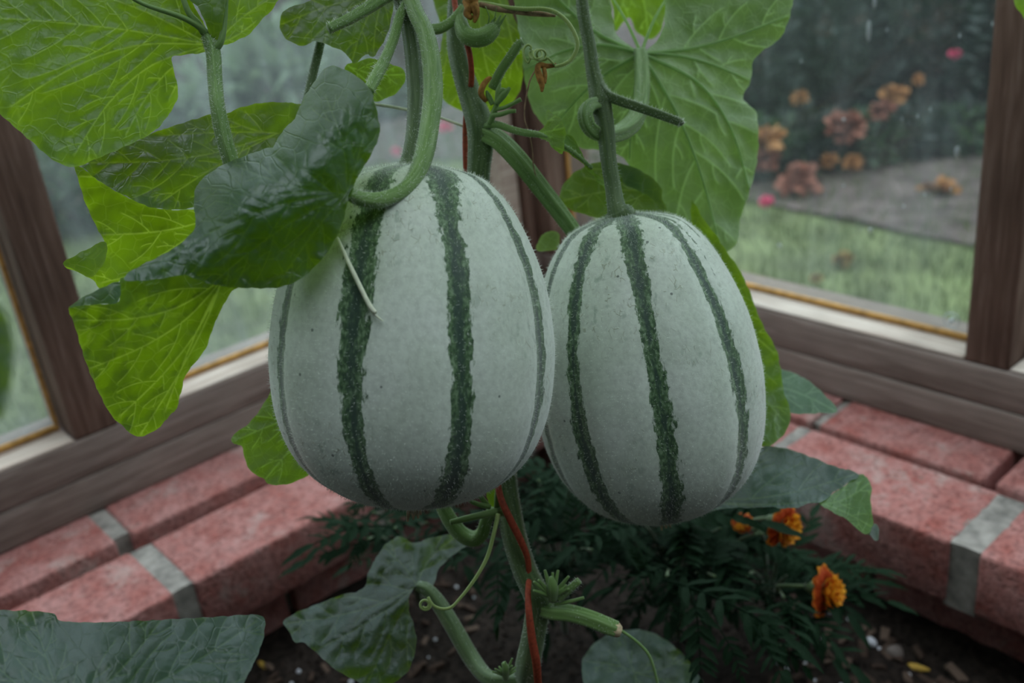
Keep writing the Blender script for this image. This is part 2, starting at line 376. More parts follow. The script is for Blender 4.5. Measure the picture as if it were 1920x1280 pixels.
def brick_mat(name, red, pink):
    m, nt = new_mat(name); tc = coords(nt); ob = tc.outputs['Object']; oi = nt.nodes.new('ShaderNodeObjectInfo')
    off = nt.nodes.new('ShaderNodeVectorMath'); off.operation = 'ADD'; lk(nt, ob, off.inputs[0])
    cm = nt.nodes.new('ShaderNodeCombineXYZ'); rv = mathn(nt, 'MULTIPLY', oi.outputs['Random'], 7.0)
    for i in range(3): lk(nt, rv, cm.inputs[i])
    lk(nt, cm.outputs[0], off.inputs[1]); v = off.outputs[0]
    a = tex(nt, 'Noise', v, Scale=30.0, Detail=6.0, Roughness=0.65); b = tex(nt, 'Noise', v, Scale=190.0, Detail=4.0, Roughness=0.6)
    c = tex(nt, 'Noise', v, Scale=13.0, Detail=4.0, Roughness=0.7)
    r = ramp(nt, [(0.32, red), (0.62, pink)]); lk(nt, a.outputs[0], r.inputs[0])
    rb = ramp(nt, [(0.36, 0.66), (0.56, 1.06)]); lk(nt, b.outputs[0], rb.inputs[0])
    col = mixc(nt, 1.0, r.outputs[0], rb.outputs[0], 'MULTIPLY')
    rc = ramp(nt, [(0.55, 0.0), (0.63, 0.9)]); lk(nt, c.outputs[0], rc.inputs[0])
    col = mixc(nt, mathn(nt, 'MULTIPLY', rc.outputs[0], 0.5), col, (0.44, 0.35, 0.32))
    pv = tex(nt, 'Voronoi', v, Scale=230.0); pm = mathn(nt, 'GREATER_THAN', tex(nt, 'Noise', v, Scale=70.0).outputs[0], 0.53)
    pr_ = ramp(nt, [(0.0, 1.0), (0.22, 0.8), (0.34, 0.0)]); lk(nt, pv.outputs['Distance'], pr_.inputs[0]); pit = mathn(nt, 'MULTIPLY', pr_.outputs[0], pm)
    col = mixc(nt, mathn(nt, 'MULTIPLY', pit, 0.6), col, tuple(x*0.35 for x in red))
    h = mathn(nt, 'ADD', mathn(nt, 'MULTIPLY', b.outputs[0], 1.0), a.outputs[0]); h = mathn(nt, 'SUBTRACT', h, mathn(nt, 'MULTIPLY', pit, 0.6))
    finish(nt, principled(nt, col, 0.85, 0.2, h, 0.8, 0.003).outputs[0]); return m
M['brick'] = brick_mat('red_brick', (0.30, 0.09, 0.075), (0.41, 0.195, 0.18))
M['mortar'] = simple_mat('lime_mortar', (0.24, 0.215, 0.195), 0.9, 0.15, 0.4, 70, 0.5, 0.002)
M['soil'] = simple_mat('dark_potting_soil', (0.022, 0.016, 0.013), 0.95, 0.15, 0.6, 110, 0.9, 0.006)
M['bark'] = simple_mat('bark_chip', (0.06, 0.037, 0.027), 0.85, 0.2, 0.5, 180)
M['bark_pale'] = simple_mat('pale_bark_chip', (0.12, 0.08, 0.06), 0.85, 0.2, 0.4, 180)
M['perlite'] = simple_mat('perlite', (0.62, 0.62, 0.66), 0.8, 0.3, 0.1, 200)
M['pebble'] = simple_mat('pebble', (0.16, 0.13, 0.115), 0.7, 0.3, 0.3, 120)
M['yellow'] = simple_mat('fallen_yellow_petal', (0.55, 0.34, 0.06), 0.6, 0.3, 0.3, 150)
M['string'] = simple_mat('red_twine', (0.30, 0.055, 0.025), 0.6, 0.3, 0.3, 500, 0.5, 0.0006)

def glass_mat(name, dirt=0.1):
    m, nt = new_mat(name); tc = coords(nt); ob = tc.outputs['Object']
    streak = tex(nt, 'Noise', mapping(nt, ob, (26, 26, 2.5)), Scale=2.0, Detail=5.0)
    cloud = tex(nt, 'Noise', ob, Scale=7.0, Detail=4.0)
    dots = tex(nt, 'Voronoi', mapping(nt, ob, (1, 1, 0.45)), Scale=70.0); dr = ramp(nt, [(0.0, 0.8), (0.06, 0.6), (0.10, 0.0)]); lk(nt, dots.outputs['Distance'], dr.inputs[0])
    dm = mathn(nt, 'GREATER_THAN', tex(nt, 'Noise', ob, Scale=31.0).outputs[0], 0.52)
    sr = ramp(nt, [(0.40, 0.7), (0.72, 1.25)]); lk(nt, streak.outputs[0], sr.inputs[0])
    cr = ramp(nt, [(0.35, 0.5), (0.7, 1.4)]); lk(nt, cloud.outputs[0], cr.inputs[0])
    d = mathn(nt, 'MULTIPLY', mathn(nt, 'MULTIPLY', sr.outputs[0], cr.outputs[0]), dirt)
    d = mathn(nt, 'MAXIMUM', d, mathn(nt, 'MULTIPLY', mathn(nt, 'MULTIPLY', dr.outputs[0], dm), 0.6))
    tr = N(nt, 'BsdfTransparent'); tr.inputs['Color'].default_value = (0.90, 0.95, 0.93, 1)
    gl = N(nt, 'BsdfGlossy'); gl.inputs['Roughness'].default_value = 0.03
    lw = N(nt, 'LayerWeight'); lw.inputs['Blend'].default_value = 0.5
    fr = nt.nodes.new('ShaderNodeMath'); fr.operation = 'MULTIPLY_ADD'; lk(nt, mathn(nt, 'POWER', lw.outputs['Facing'], 5.0), fr.inputs[0]); fr.inputs[1].default_value = 0.5; fr.inputs[2].default_value = 0.025
    m1 = N(nt, 'MixShader'); lk(nt, fr.outputs[0], m1.inputs[0]); lk(nt, tr.outputs[0], m1.inputs[1]); lk(nt, gl.outputs[0], m1.inputs[2])
    df = N(nt, 'BsdfDiffuse'); df.inputs['Color'].default_value = (0.55, 0.6, 0.62, 1)
    tl = N(nt, 'BsdfTranslucent'); tl.inputs['Color'].default_value = (0.6, 0.66, 0.68, 1)
    m2 = N(nt, 'MixShader'); m2.inputs[0].default_value = 0.5; lk(nt, df.outputs[0], m2.inputs[1]); lk(nt, tl.outputs[0], m2.inputs[2])
    m3 = N(nt, 'MixShader'); lk(nt, d, m3.inputs[0]); lk(nt, m1.outputs[0], m3.inputs[1]); lk(nt, m2.outputs[0], m3.inputs[2])
    finish(nt, m3.outputs[0]); return m
M['glass'] = glass_mat('dusty_glass', 0.17)
M['glass_r'] = glass_mat('dusty_glass_right', 0.05)
M['grass'] = simple_mat('lawn_grass', (0.095, 0.115, 0.045), 0.7, 0.2, 0.45, 5)
M['blade'] = leaf_mat('grass_blade', (0.08, 0.112, 0.036), (0.08, 0.112, 0.036), (0.1, 0.14, 0.035), tw=0.4, spots=False)
M['bed'] = simple_mat('garden_bed_soil', (0.085, 0.065, 0.06), 0.95, 0.1, 0.45, 14, 0.8, 0.02)
# ------------------------------------------------------------------ the greenhouse corner
XR, YL = -0.91, -1.02                  # inner faces of the right and left timber frames
GXR, GYL = -0.953, -1.065              # glass planes
SOILZ = -0.135
def struct(o, label, cat='structure'): return tag(o, label, cat, kind='structure')

def wall_core(name, dims_list, label):
    mb = MB()
    for d in dims_list: mb.add(*box_v(*d))
    return struct(mb.build(name, M['mortar'], smooth=False), label, 'wall')
wl = wall_core('wall_left', [(-1.02, 0.55, -1.13, -0.93, -0.45, -0.036), (-0.835, 0.55, -0.935, -0.872, -0.45, -0.066)],
               'low red brick plinth under the left window frame')
wr = wall_core('wall_right', [(-1.02, -0.835, -0.93, 0.45, -0.45, -0.036), (-0.84, -0.795, -0.872, 0.45, -0.45, -0.066)],
               'low red brick plinth under the right window frame')
bseed = [0]
def brick_row(parent, axis, cross0, cross1, z0, z1, spans):
    for a, b in spans:
        bseed[0] += 1
        d = (a, b, cross0, cross1, z0, z1) if axis == 0 else (cross0, cross1, a, b, z0, z1)
        bevel_box('brick', d, M['brick'], parent, bev=0.0035, seg=2, jit=0.0007, seed=bseed[0])
def mortar_joint(parent, axis, at, w, cross0, cross1, z1):
    d = (at-w/2, at+w/2, cross0, cross1, -0.064, z1) if axis == 0 else (cross0, cross1, at-w/2, at+w/2, -0.064, z1)
    x0, x1, y0, y1, z0, z1_ = d; n = 12; vv = []; rs = random.Random(int(at*1e4) & 0xffff)
    for i in range(n+1):                                   # smeared, uneven pointing running across the wall
        q = i/n
        for u_, zz_ in ((-1, -0.07), (-1.0, -0.004), (-1.25, 0.0012), (0, 0.0022), (1.25, 0.0012), (1.0, -0.004), (1, -0.07)):
            w_ = w/2*u_*(1+0.22*noise.noise(Vector((q*5, u_*3, at*40)))); hz = zz_ if zz_ < -0.05 else z1+zz_+0.0022*noise.noise(Vector((q*9, u_*2, at*17)))
            cr = (cross0+(cross1-cross0)*q); vv.append((at+w_, cr, hz) if axis == 0 else (cr, at+w_, hz))
    ff = [(i*7+k, i*7+k+1, (i+1)*7+k+1, (i+1)*7+k) for i in range(n) for k in range(6)]+[tuple(range(7)), tuple(n*7+6-k for k in range(7))]
    MB().add(vv, ff).build('mortar_joint', M['mortar'], parent, smooth=False)
Z0, Z1 = -0.066, 0.0
# left wall: inner and outer rows, then a lower course set back
brick_row(wl, 0, -0.915, -0.813, Z0, Z1, [(-0.835, -0.685), (-0.675, -0.465), (-0.455, -0.246), (-0.225, -0.012), (0.0, 0.213), (0.225, 0.438)])
brick_row(wl, 0, -1.05, -0.945, Z0, Z1, [(-1.0, -0.885), (-0.873, -0.673), (-0.661, -0.452), (-0.440, -0.240), (-0.222, -0.010), (0.002, 0.214), (0.226, 0.438)])
for x in (-0.680, -0.460, -0.2355, -0.006, 0.219): mortar_joint(wl, 0, x, 0.024, -0.913, -0.816, -0.0025)
for x in (-0.879, -0.667, -0.446, -0.231, -0.004, 0.220): mortar_joint(wl, 0, x, 0.022, -1.05, -0.955, -0.004)
brick_row(wl, 0, -0.96, -0.860, -0.139, -0.076, [(-0.78, -0.575), (-0.565, -0.36), (-0.35, -0.145), (-0.135, 0.07), (0.08, 0.285), (0.295, 0.5)])
# right wall
brick_row(wr, 1, -0.833, -0.733, Z0, Z1, [(-0.80, -0.755), (-0.743, -0.533), (-0.523, -0.320), (-0.294, -0.082), (-0.07, 0.142), (0.154, 0.366)])
brick_row(wr, 1, -0.95, -0.846, Z0, Z1, [(-0.925, -0.733), (-0.723, -0.532), (-0.521, -0.342), (-0.331, -0.118), (-0.106, 0.107), (0.119, 0.331)])
for y in (-0.749, -0.528, -0.307, -0.076, 0.148): mortar_joint(wr, 1, y, 0.028, -0.831, -0.736, -0.0025)
for y in (-0.728, -0.5265, -0.112, 0.113): mortar_joint(wr, 1, y, 0.014, -0.95, -0.852, -0.006)
brick_row(wr, 1, -0.88, -0.782, -0.139, -0.076, [(-0.81, -0.64), (-0.63, -0.425), (-0.415, -0.21), (-0.20, 0.005), (0.015, 0.22), (0.23, 0.435)])

def board(name, d, mat, label, bev=0.0025):
    return struct(bevel_box(name, d, M[mat], None, bev, 2, 0.0003), label, 'timber')
board('trim_1', (-0.985, 0.55, -1.11, YL, 0.0005, 0.0435), 'wood_x', 'lower weathered sill board on the left brick plinth')
board('trim_2', (-0.985, 0.55, -1.11, YL+0.0005, 0.0445, 0.0870), 'wood_x', 'upper weathered sill board below the left panes')
board('trim_3', (-1.0, XR, YL+0.001, 0.45, 0.0005, 0.0425), 'wood_y', 'lower weathered sill board on the right brick plinth')
board('trim_4', (-1.0, XR+0.0005, YL+0.001, 0.45, 0.0435, 0.0860), 'wood_y', 'upper weathered sill board below the right panes')
TOP = 0.95
board('trim_5', (-0.280, -0.233, -1.105, YL, 0.0875, TOP), 'wood_z', 'dark cedar glazing post at the far left of the picture')
board('trim_6', (-0.995, XR, -0.399, -0.355, 0.0865, TOP), 'wood_z', 'brown cedar glazing post at the far right of the picture')
board('trim_7', (-0.940, -0.893, -1.105, YL, 0.0875, TOP), 'wood_z', 'left half of the corner post behind the melons')
board('trim_8', (-0.995, XR, YL+0.002, -0.990, 0.0865, TOP), 'wood_z', 'right half of the corner post behind the melons')
board('trim_9', (-0.891, -0.862, -1.085, YL-0.010, 0.0875, TOP), 'sill_x', 'pale bead of wood beside the corner post')
board('trim_10', (-1.0, 0.55, -1.11, YL, TOP+0.001, TOP+0.05), 'wood_x', 'eaves rail above the left panes')
board('trim_11', (-1.0, XR, YL+0.001, 0.45, TOP+0.001, TOP+0.05), 'wood_y', 'eaves rail above the right panes')

def window(name, axis, a, b, plane, glass, sillmat, face, label):
    """one glazed bay: pane, worn sill strip in front of it and a bead of putty round the glass"""
    c = np.array([plane if axis == 1 else (a+b)/2, plane if axis == 0 else (a+b)/2, 0.087])
    w = empty(name, c); struct(w, label, 'window')
    def B(nm, lo, hi, c0, c1, z0, z1, mat, bev=0.0015):
        d = (lo, hi, c0, c1, z0, z1) if axis == 0 else (c0, c1, lo, hi, z0, z1)
        return bevel_box(nm, d, mat, w, bev, 2, 0.0003)
    B('pane', a+0.001, b-0.001, plane-0.0015, plane+0.0015, 0.0895, TOP, glass, 0.0004)
    B('sill_strip', a+0.0005, b-0.0005, plane+0.0018, face-0.001, 0.0868, 0.0895, sillmat, 0.0008)
    B('putty', a+0.001, b-0.001, plane+0.002, plane+0.008, 0.0897, 0.0965, M['putty'], 0.002)
    B('putty', a+0.0008, a+0.0055, plane+0.002, plane+0.008, 0.0970, TOP-0.001, M['putty'], 0.0015)
    B('putty', b-0.0055, b-0.0008, plane+0.002, plane+0.008, 0.0970, TOP-0.001, M['putty'], 0.0015)
    return w
window('window_1', 0, -0.861, -0.281, GYL, M['glass'], M['sill_x'], YL, 'left greenhouse pane between the cedar post and the corner')
window('window_2', 0, -0.232, 0.50, GYL, M['glass'], M['sill_x'], YL, 'pane at the left picture edge beyond the dark cedar post')
window('window_3', 1, -0.989, -0.400, GXR, M['glass_r'], M['sill_y'], XR, 'dusty right pane overlooking the flower bed')
window('window_4', 1, -0.354, 0.40, GXR, M['glass_r'], M['sill_y'], XR, 'pane beyond the right cedar post at the picture edge')

# unseen walls added behind the camera to block sky light from that side
M['blocker'] = simple_mat('blocker_render', (0.075, 0.08, 0.078), 0.9, 0.1, 0.25, 9)
struct(MB().add(*box_v(0.60, 0.80, -1.2, 0.75, -0.45, 2.9)).build('blocker_back', M['blocker'], smooth=False), 'tall dark unseen wall added behind the camera to block sky light', 'wall')
struct(MB().add(*box_v(-1.1, 0.60, 0.52, 0.72, -0.45, 1.4)).build('blocker_near', M['blocker'], smooth=False), 'dark unseen wall added behind the camera on the right to block light', 'wall')
# soil of the bed
def soil():
    nx, ny = 110, 100; xs = np.linspace(-0.80, 0.5, nx); ys = np.linspace(-0.88, 0.42, ny); v = []
    for y in ys:
        for x in xs:
            z = SOILZ+0.010*noise.noise(Vector((x*14, y*14, 0)))+0.006*noise.noise(Vector((x*45, y*45, 3)))+0.003*noise.noise(Vector((x*110, y*110, 5)))
            v.append((x, y, z))
    f = [(j*nx+i, j*nx+i+1, (j+1)*nx+i+1, (j+1)*nx+i) for j in range(ny-1) for i in range(nx-1)]
    return struct(MB().add(v, f).build('floor', M['soil']), 'dark potting soil filling the bed inside the greenhouse', 'soil')
soil()

# ------------------------------------------------------------------ the garden outside
LAWN = -0.40
def lawn():
    g = MB().add([(-16, -16, LAWN), (9, -16, LAWN), (9, 9, LAWN), (-16, 9, LAWN)], [(0, 1, 2, 3)]).build('lawn', M['grass'], smooth=False)
    struct(g, 'short green lawn outside the greenhouse', 'lawn')
    # blades where the lawn is seen through the panes
    pts = []
    while len(pts) < 26000:
        x, y = nrs.uniform(-3.4, -0.1), nrs.uniform(-4.0, -0.2)
        if (y < -1.16 or x < -1.05): pts.append((x, y))
    n = len(pts); b = np.array([(x, y, LAWN) for x, y in pts]); a = nrs.uniform(0, 2*np.pi, n)
    h = nrs.uniform(0.025, 0.06, n); w = nrs.uniform(0.0015, 0.003, n); ln = nrs.uniform(0.0, 0.035, n); la = nrs.uniform(0, 2*np.pi, n)
    d = np.stack([np.cos(a), np.sin(a), 0*a], 1)*w[:, None]
    tip = b+np.stack([np.cos(la)*ln, np.sin(la)*ln, h], 1)
    v = np.stack([b-d, b+d, tip], 1).reshape(-1, 3)
    o = MB().add(v, [(3*i, 3*i+1, 3*i+2) for i in range(n)], uv=v[:, :2]).build('grass_blades', M['blade'], smooth=False)
    tag(o, 'green grass blades of the lawn outside the panes', 'grass', kind='stuff')
lawn()
# flower bed strip beyond the lawn, following the right-hand wall and turning behind the corner
bedm = MB()
bed_in = [(-2.55, 3.0), (-2.50, 0.5), (-2.45, -0.6), (-2.50, -1.6), (-2.60, -2.4), (-2.4, -3.3), (-1.6, -4.0), (-0.4, -4.3), (1.2, -4.5), (4, -4.6)]
bed_out = [(-8, 4), (-8, 0.5), (-8, -0.6), (-8, -2.2), (-8, -4.0), (-8, -8), (-4, -10), (-0.4, -10), (1.2, -10), (5, -10)]
ii = catmull(bed_in, 6); oo = catmull(bed_out, 6)
bv = [(x, y, LAWN+0.012+0.02*noise.noise(Vector((x*5, y*5, 0)))) for x, y in ii]+[(x, y, LAWN+0.03) for x, y in oo]
nb = len(ii); bedm.add(bv, [(i, i+1, nb+i+1, nb+i) for i in range(nb-1)])
struct(bedm.build('flower_bed', M['bed']), 'brown flower bed beyond the lawn', 'soil')

def foliage(mb, c, rad, n, size, asp=0.5, mi=0, flat=0.0):
    """cloud of bent two-triangle leaves on and inside an ellipsoid"""
    u = nrs.normal(0, 1, (n, 3)); u /= np.linalg.norm(u, axis=1)[:, None]
    r = nrs.uniform(0.55, 1.0, n)**0.6
    b = np.array(c)+u*r[:, None]*np.array(rad)
    d = u+nrs.normal(0, 0.7, (n, 3)); d[:, 2] += flat; d /= np.linalg.norm(d, axis=1)[:, None]
    s = np.cross(d, nrs.normal(0, 1, (n, 3))); s /= np.linalg.norm(s, axis=1)[:, None]
    k = size*nrs.uniform(0.6, 1.3, n)[:, None]; up = np.cross(s, d)
    v = np.stack([b, b+d*k*0.5+s*k*asp*0.5+up*k*0.12, b+d*k, b+d*k*0.5-s*k*asp*0.5+up*k*0.12], 1).reshape(-1, 3)
    mb.add(v, [q for i in range(n) for q in ((4*i, 4*i+1, 4*i+2), (4*i, 4*i+2, 4*i+3))], mi, uv=v[:, :2])
def blossom(c, r, mat, parent, name='blossom'):
    mb = MB()
    for k in range(40):
        u = nrs.normal(0, 1, 3); u /= np.linalg.norm(u); u[2] = u[2]*0.8
        s = np.cross(u, nrs.normal(0, 1, 3)); s /= np.linalg.norm(s); w = np.cross(u, s)
        e = np.array(c)+u*r*0.04; tp = np.array(c)+u*r*nrs.uniform(0.8, 1.05)
        mb.add([e, (e+tp)/2+s*r*0.32, tp+s*r*0.14, tp-s*r*0.14, (e+tp)/2-s*r*0.32], [(0, 1, 2, 3, 4)])
    return mb.build(name, mat, parent)
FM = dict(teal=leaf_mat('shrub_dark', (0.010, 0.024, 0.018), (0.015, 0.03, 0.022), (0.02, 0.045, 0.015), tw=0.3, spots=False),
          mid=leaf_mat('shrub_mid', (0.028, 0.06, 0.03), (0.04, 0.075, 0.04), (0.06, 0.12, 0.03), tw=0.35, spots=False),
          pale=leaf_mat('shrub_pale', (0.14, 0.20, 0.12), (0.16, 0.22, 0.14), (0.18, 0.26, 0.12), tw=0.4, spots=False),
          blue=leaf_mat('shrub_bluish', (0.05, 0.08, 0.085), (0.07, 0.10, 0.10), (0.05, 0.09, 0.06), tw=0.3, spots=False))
OR = simple_mat('orange_blossom', (0.28, 0.125, 0.045), 0.7, 0.2, 0.5, 40); RD = simple_mat('rust_blossom', (0.20, 0.075, 0.05), 0.7, 0.2, 0.4, 40)
PK = simple_mat('pink_blossom', (0.60, 0.07, 0.16), 0.7, 0.2, 0.3, 40); YE = simple_mat('amber_blossom', (0.28, 0.19, 0.075), 0.7, 0.2, 0.3, 40)
STW = simple_mat('woody_twig', (0.07, 0.05, 0.035), 0.8, 0.2, 0.3, 60)
def shrub(px, py, t, rx, rz, n, size, mat, label, flowers=(), group='shrubs of the garden bed', asp=0.5):
    c = P(px, py, t); base = np.array([c[0], c[1], LAWN+0.01]); top = c[2]
    o = empty('garden_shrub', base); tag(o, label, 'shrub', group)
    mb = MB(); hh = max(0.1, top-LAWN); cz = LAWN+hh*0.55
    foliage(mb, (c[0], c[1], cz), (rx, rx, hh*0.5+rz*0.3), n, size, asp)
    foliage(mb, (c[0], c[1], LAWN+hh*0.3), (rx*0.95, rx*0.95, hh*0.28), n//2, size, asp)
    mb.build('foliage', FM[mat], o, smooth=False)
    ms = MB()
    for k in range(5):
        a = k*1.256+rnd.random(); e = base+np.array([math.cos(a)*rx*0.5, math.sin(a)*rx*0.5, hh*0.8])
        tube(ms, catmull([base, base*0.5+e*0.5+np.array([0, 0, hh*0.1]), e], 4), np.linspace(0.008, 0.003, 9), 5)
    ms.build('twigs', STW, o)
    for (fx, fy, ft, fr, fm) in flowers: blossom(P(fx, fy, ft), 1.8*fr*ft/FPX, fm, o)
# right: dark shrubs with rust and orange blossoms
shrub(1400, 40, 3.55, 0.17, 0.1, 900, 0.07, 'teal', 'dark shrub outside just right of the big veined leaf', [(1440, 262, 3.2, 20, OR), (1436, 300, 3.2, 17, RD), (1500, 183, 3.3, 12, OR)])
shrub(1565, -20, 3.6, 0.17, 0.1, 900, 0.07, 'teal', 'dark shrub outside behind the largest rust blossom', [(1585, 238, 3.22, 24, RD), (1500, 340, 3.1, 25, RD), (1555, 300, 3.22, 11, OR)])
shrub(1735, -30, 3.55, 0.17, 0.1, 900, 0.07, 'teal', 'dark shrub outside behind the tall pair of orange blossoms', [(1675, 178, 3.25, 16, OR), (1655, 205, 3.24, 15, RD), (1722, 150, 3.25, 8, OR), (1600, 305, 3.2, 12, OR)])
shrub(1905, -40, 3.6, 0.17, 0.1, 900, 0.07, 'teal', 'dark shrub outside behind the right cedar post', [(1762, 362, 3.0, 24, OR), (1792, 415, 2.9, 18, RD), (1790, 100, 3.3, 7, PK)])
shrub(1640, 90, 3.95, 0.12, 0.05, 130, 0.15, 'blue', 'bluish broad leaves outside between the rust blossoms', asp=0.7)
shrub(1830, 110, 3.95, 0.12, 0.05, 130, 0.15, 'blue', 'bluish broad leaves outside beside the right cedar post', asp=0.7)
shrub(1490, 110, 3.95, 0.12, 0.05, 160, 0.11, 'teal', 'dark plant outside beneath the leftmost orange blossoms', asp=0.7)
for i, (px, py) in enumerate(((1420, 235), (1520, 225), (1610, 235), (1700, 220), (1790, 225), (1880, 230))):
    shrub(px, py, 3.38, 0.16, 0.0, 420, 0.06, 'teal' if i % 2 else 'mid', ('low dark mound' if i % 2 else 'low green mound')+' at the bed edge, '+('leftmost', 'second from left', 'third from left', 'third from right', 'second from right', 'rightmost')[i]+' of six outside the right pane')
for i, (bx, by, bt, br, bm_, lb) in enumerate([
        (1437, 377, 2.95, 15, PK, 'small bright pink flower outside at the lawn edge'),
        (1580, 485, 2.55, 22, YE, 'amber petalled ball low on the lawn'),  # balls of amber petals on thin stalks
        (1530, 522, 2.45, 14, YE, 'small amber petalled ball on the lawn nearest the sill'),
        (835, 238, 4.0, 14, PK, 'faint pink flower outside above the melons, upper of two'),
        (742, 284, 3.6, 12, PK, 'faint pink flower outside above the left melon, lower of two')]):
    c = P(bx, by, bt); o = empty('garden_flower', (c[0], c[1], LAWN)); tag(o, lb, 'flower', 'single flowers on the far lawn')
    blossom(c, br*bt/FPX, bm_, o)
    ms = MB(); tube(ms, catmull([(c[0], c[1], LAWN), (c[0]+0.01, c[1], (LAWN+c[2])/2), c], 4), 0.003, 5); ms.build('stalk', M['stem'], o)
# behind: hedge closing the view on the right, paler bushes on the left
def hedge(name, a, b, h, n, mat, label):
    mb = MB(); a = np.array(a); b = np.array(b); L = np.linalg.norm(b-a); k = int(L/0.5)
    for i in range(k+1):
        c = a+(b-a)*i/k
        foliage(mb, (c[0], c[1], LAWN+h*0.5), (0.5, 0.5, h*0.55), n, 0.13, 0.6)
    o = empty(name, (a[0], a[1], LAWN)); tag(o, label, 'hedge'); mb.build('foliage', FM[mat], o, smooth=False)
    core = MB(); d = (b-a)/L*0.25; p = np.array([-d[1], d[0]])
    q = [a-p, b-p, b+p, a+p]
    v = [(x, y, z) for z in (LAWN, LAWN+h*0.95) for x, y in q]
    core.add(v, [(0, 1, 5, 4), (1, 2, 6, 5), (2, 3, 7, 6), (3, 0, 4, 7), (4, 5, 6, 7)]); core.build('branches', STW, o, smooth=False)
hedge('garden_hedge', (-5.4, 2.5), (-5.1, -3.4), 1.9, 330, 'teal', 'tall dark hedge closing the garden on the right')
hedge('garden_hedge', (-4.6, -5.2), (-1.2, -7.6), 1.5, 300, 'pale', 'pale green hedge closing the garden behind the corner')
hedge('garden_hedge', (0.2, -7.9), (5.0, -7.2), 1.5, 260, 'pale', 'pale green hedge closing the garden on the left')
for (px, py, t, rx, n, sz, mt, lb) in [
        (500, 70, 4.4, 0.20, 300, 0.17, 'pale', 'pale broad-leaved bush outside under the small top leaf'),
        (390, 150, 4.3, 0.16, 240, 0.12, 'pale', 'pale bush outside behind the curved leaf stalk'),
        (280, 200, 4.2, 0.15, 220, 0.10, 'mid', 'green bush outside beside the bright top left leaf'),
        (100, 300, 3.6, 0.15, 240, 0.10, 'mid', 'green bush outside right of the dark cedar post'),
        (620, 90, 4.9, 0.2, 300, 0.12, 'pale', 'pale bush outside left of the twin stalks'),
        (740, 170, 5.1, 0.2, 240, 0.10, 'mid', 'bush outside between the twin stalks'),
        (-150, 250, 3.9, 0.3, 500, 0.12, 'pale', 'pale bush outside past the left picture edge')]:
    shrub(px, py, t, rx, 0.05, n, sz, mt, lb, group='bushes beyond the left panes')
# marks on the right pane
def drop(px, py, r, lab, h=1.0):
    d = CF+CR*((px-960)/FPX)-CU*((py-640)/FPX); t = (GXR+0.0022-CAM[0])/d[0]; c = CAM+t*d
    mb = MB(); n = 14; R = r*t/FPX
    v = [c+np.array([0.0016, 0, 0])]
    for k, (q, z) in enumerate(((0.6, 0.0012), (1.0, 0.0))):
        for j in range(n):
            a = 2*math.pi*j/n; v.append(c+np.array([z, math.cos(a)*R*q, math.sin(a)*R*q*h]))
    f = [(0, 1+j, 1+(j+1) % n) for j in range(n)]+[(1+j, 1+n+j, 1+n+(j+1) % n, 1+(j+1) % n) for j in range(n)]
    mb.add(v, f); return tag(mb.build('water_spot', M['perlite_wet'], at=c), lab, 'spot', 'pale spots on the right pane')
m, nt = new_mat('wet_spot'); p = principled(nt, (0.6, 0.66, 0.68), 0.15, 0.6)
tr = N(nt, 'BsdfTransparent'); mx = N(nt, 'MixShader'); mx.inputs[0].default_value = 0.5
lk(nt, tr.outputs[0], mx.inputs[1]); lk(nt, p.outputs[0], mx.inputs[2]); finish(nt, mx.outputs[0]); M['perlite_wet'] = m
drop(1629, 58, 5, 'long white streak near the top of the right pane', 4.0)
drop(1640, 5, 4, 'white streak at the very top of the right pane', 3.0)
drop(1462, 461, 5, 'small round white spot on the right pane beside the melon')
drop(1632, 431, 5, 'small white spot on the right pane above the lawn')
drop(1795, 285, 6, 'blurred white spot on the pane next to the right post', 2.0)
drop(1582, 225, 4, 'tiny bright spot over the largest rust blossom')
def ringmark():
    d = CF+CR*((1785-960)/FPX)-CU*((600-640)/FPX); t = (GXR+0.003-CAM[0])/d[0]; c = CAM+t*d; mb = MB(); R = 15*t/FPX
    a = np.linspace(0, 2*np.pi, 25); ring = np.array([c+np.array([0.001, math.cos(q)*R, math.sin(q)*R]) for q in a])
    tube(mb, ring, 0.0009, 6, caps=False)
    tube(mb, np.array([c+np.array([0.0, 0.002, 0.002]), c+np.array([0.006, 0, -0.001])]), [0.0035, 0.0022], 8)
    tag(mb.build('suction_cup', M['perlite_wet'], at=c), 'clear round suction cup on the lower corner of the right pane', 'suction cup')
ringmark()

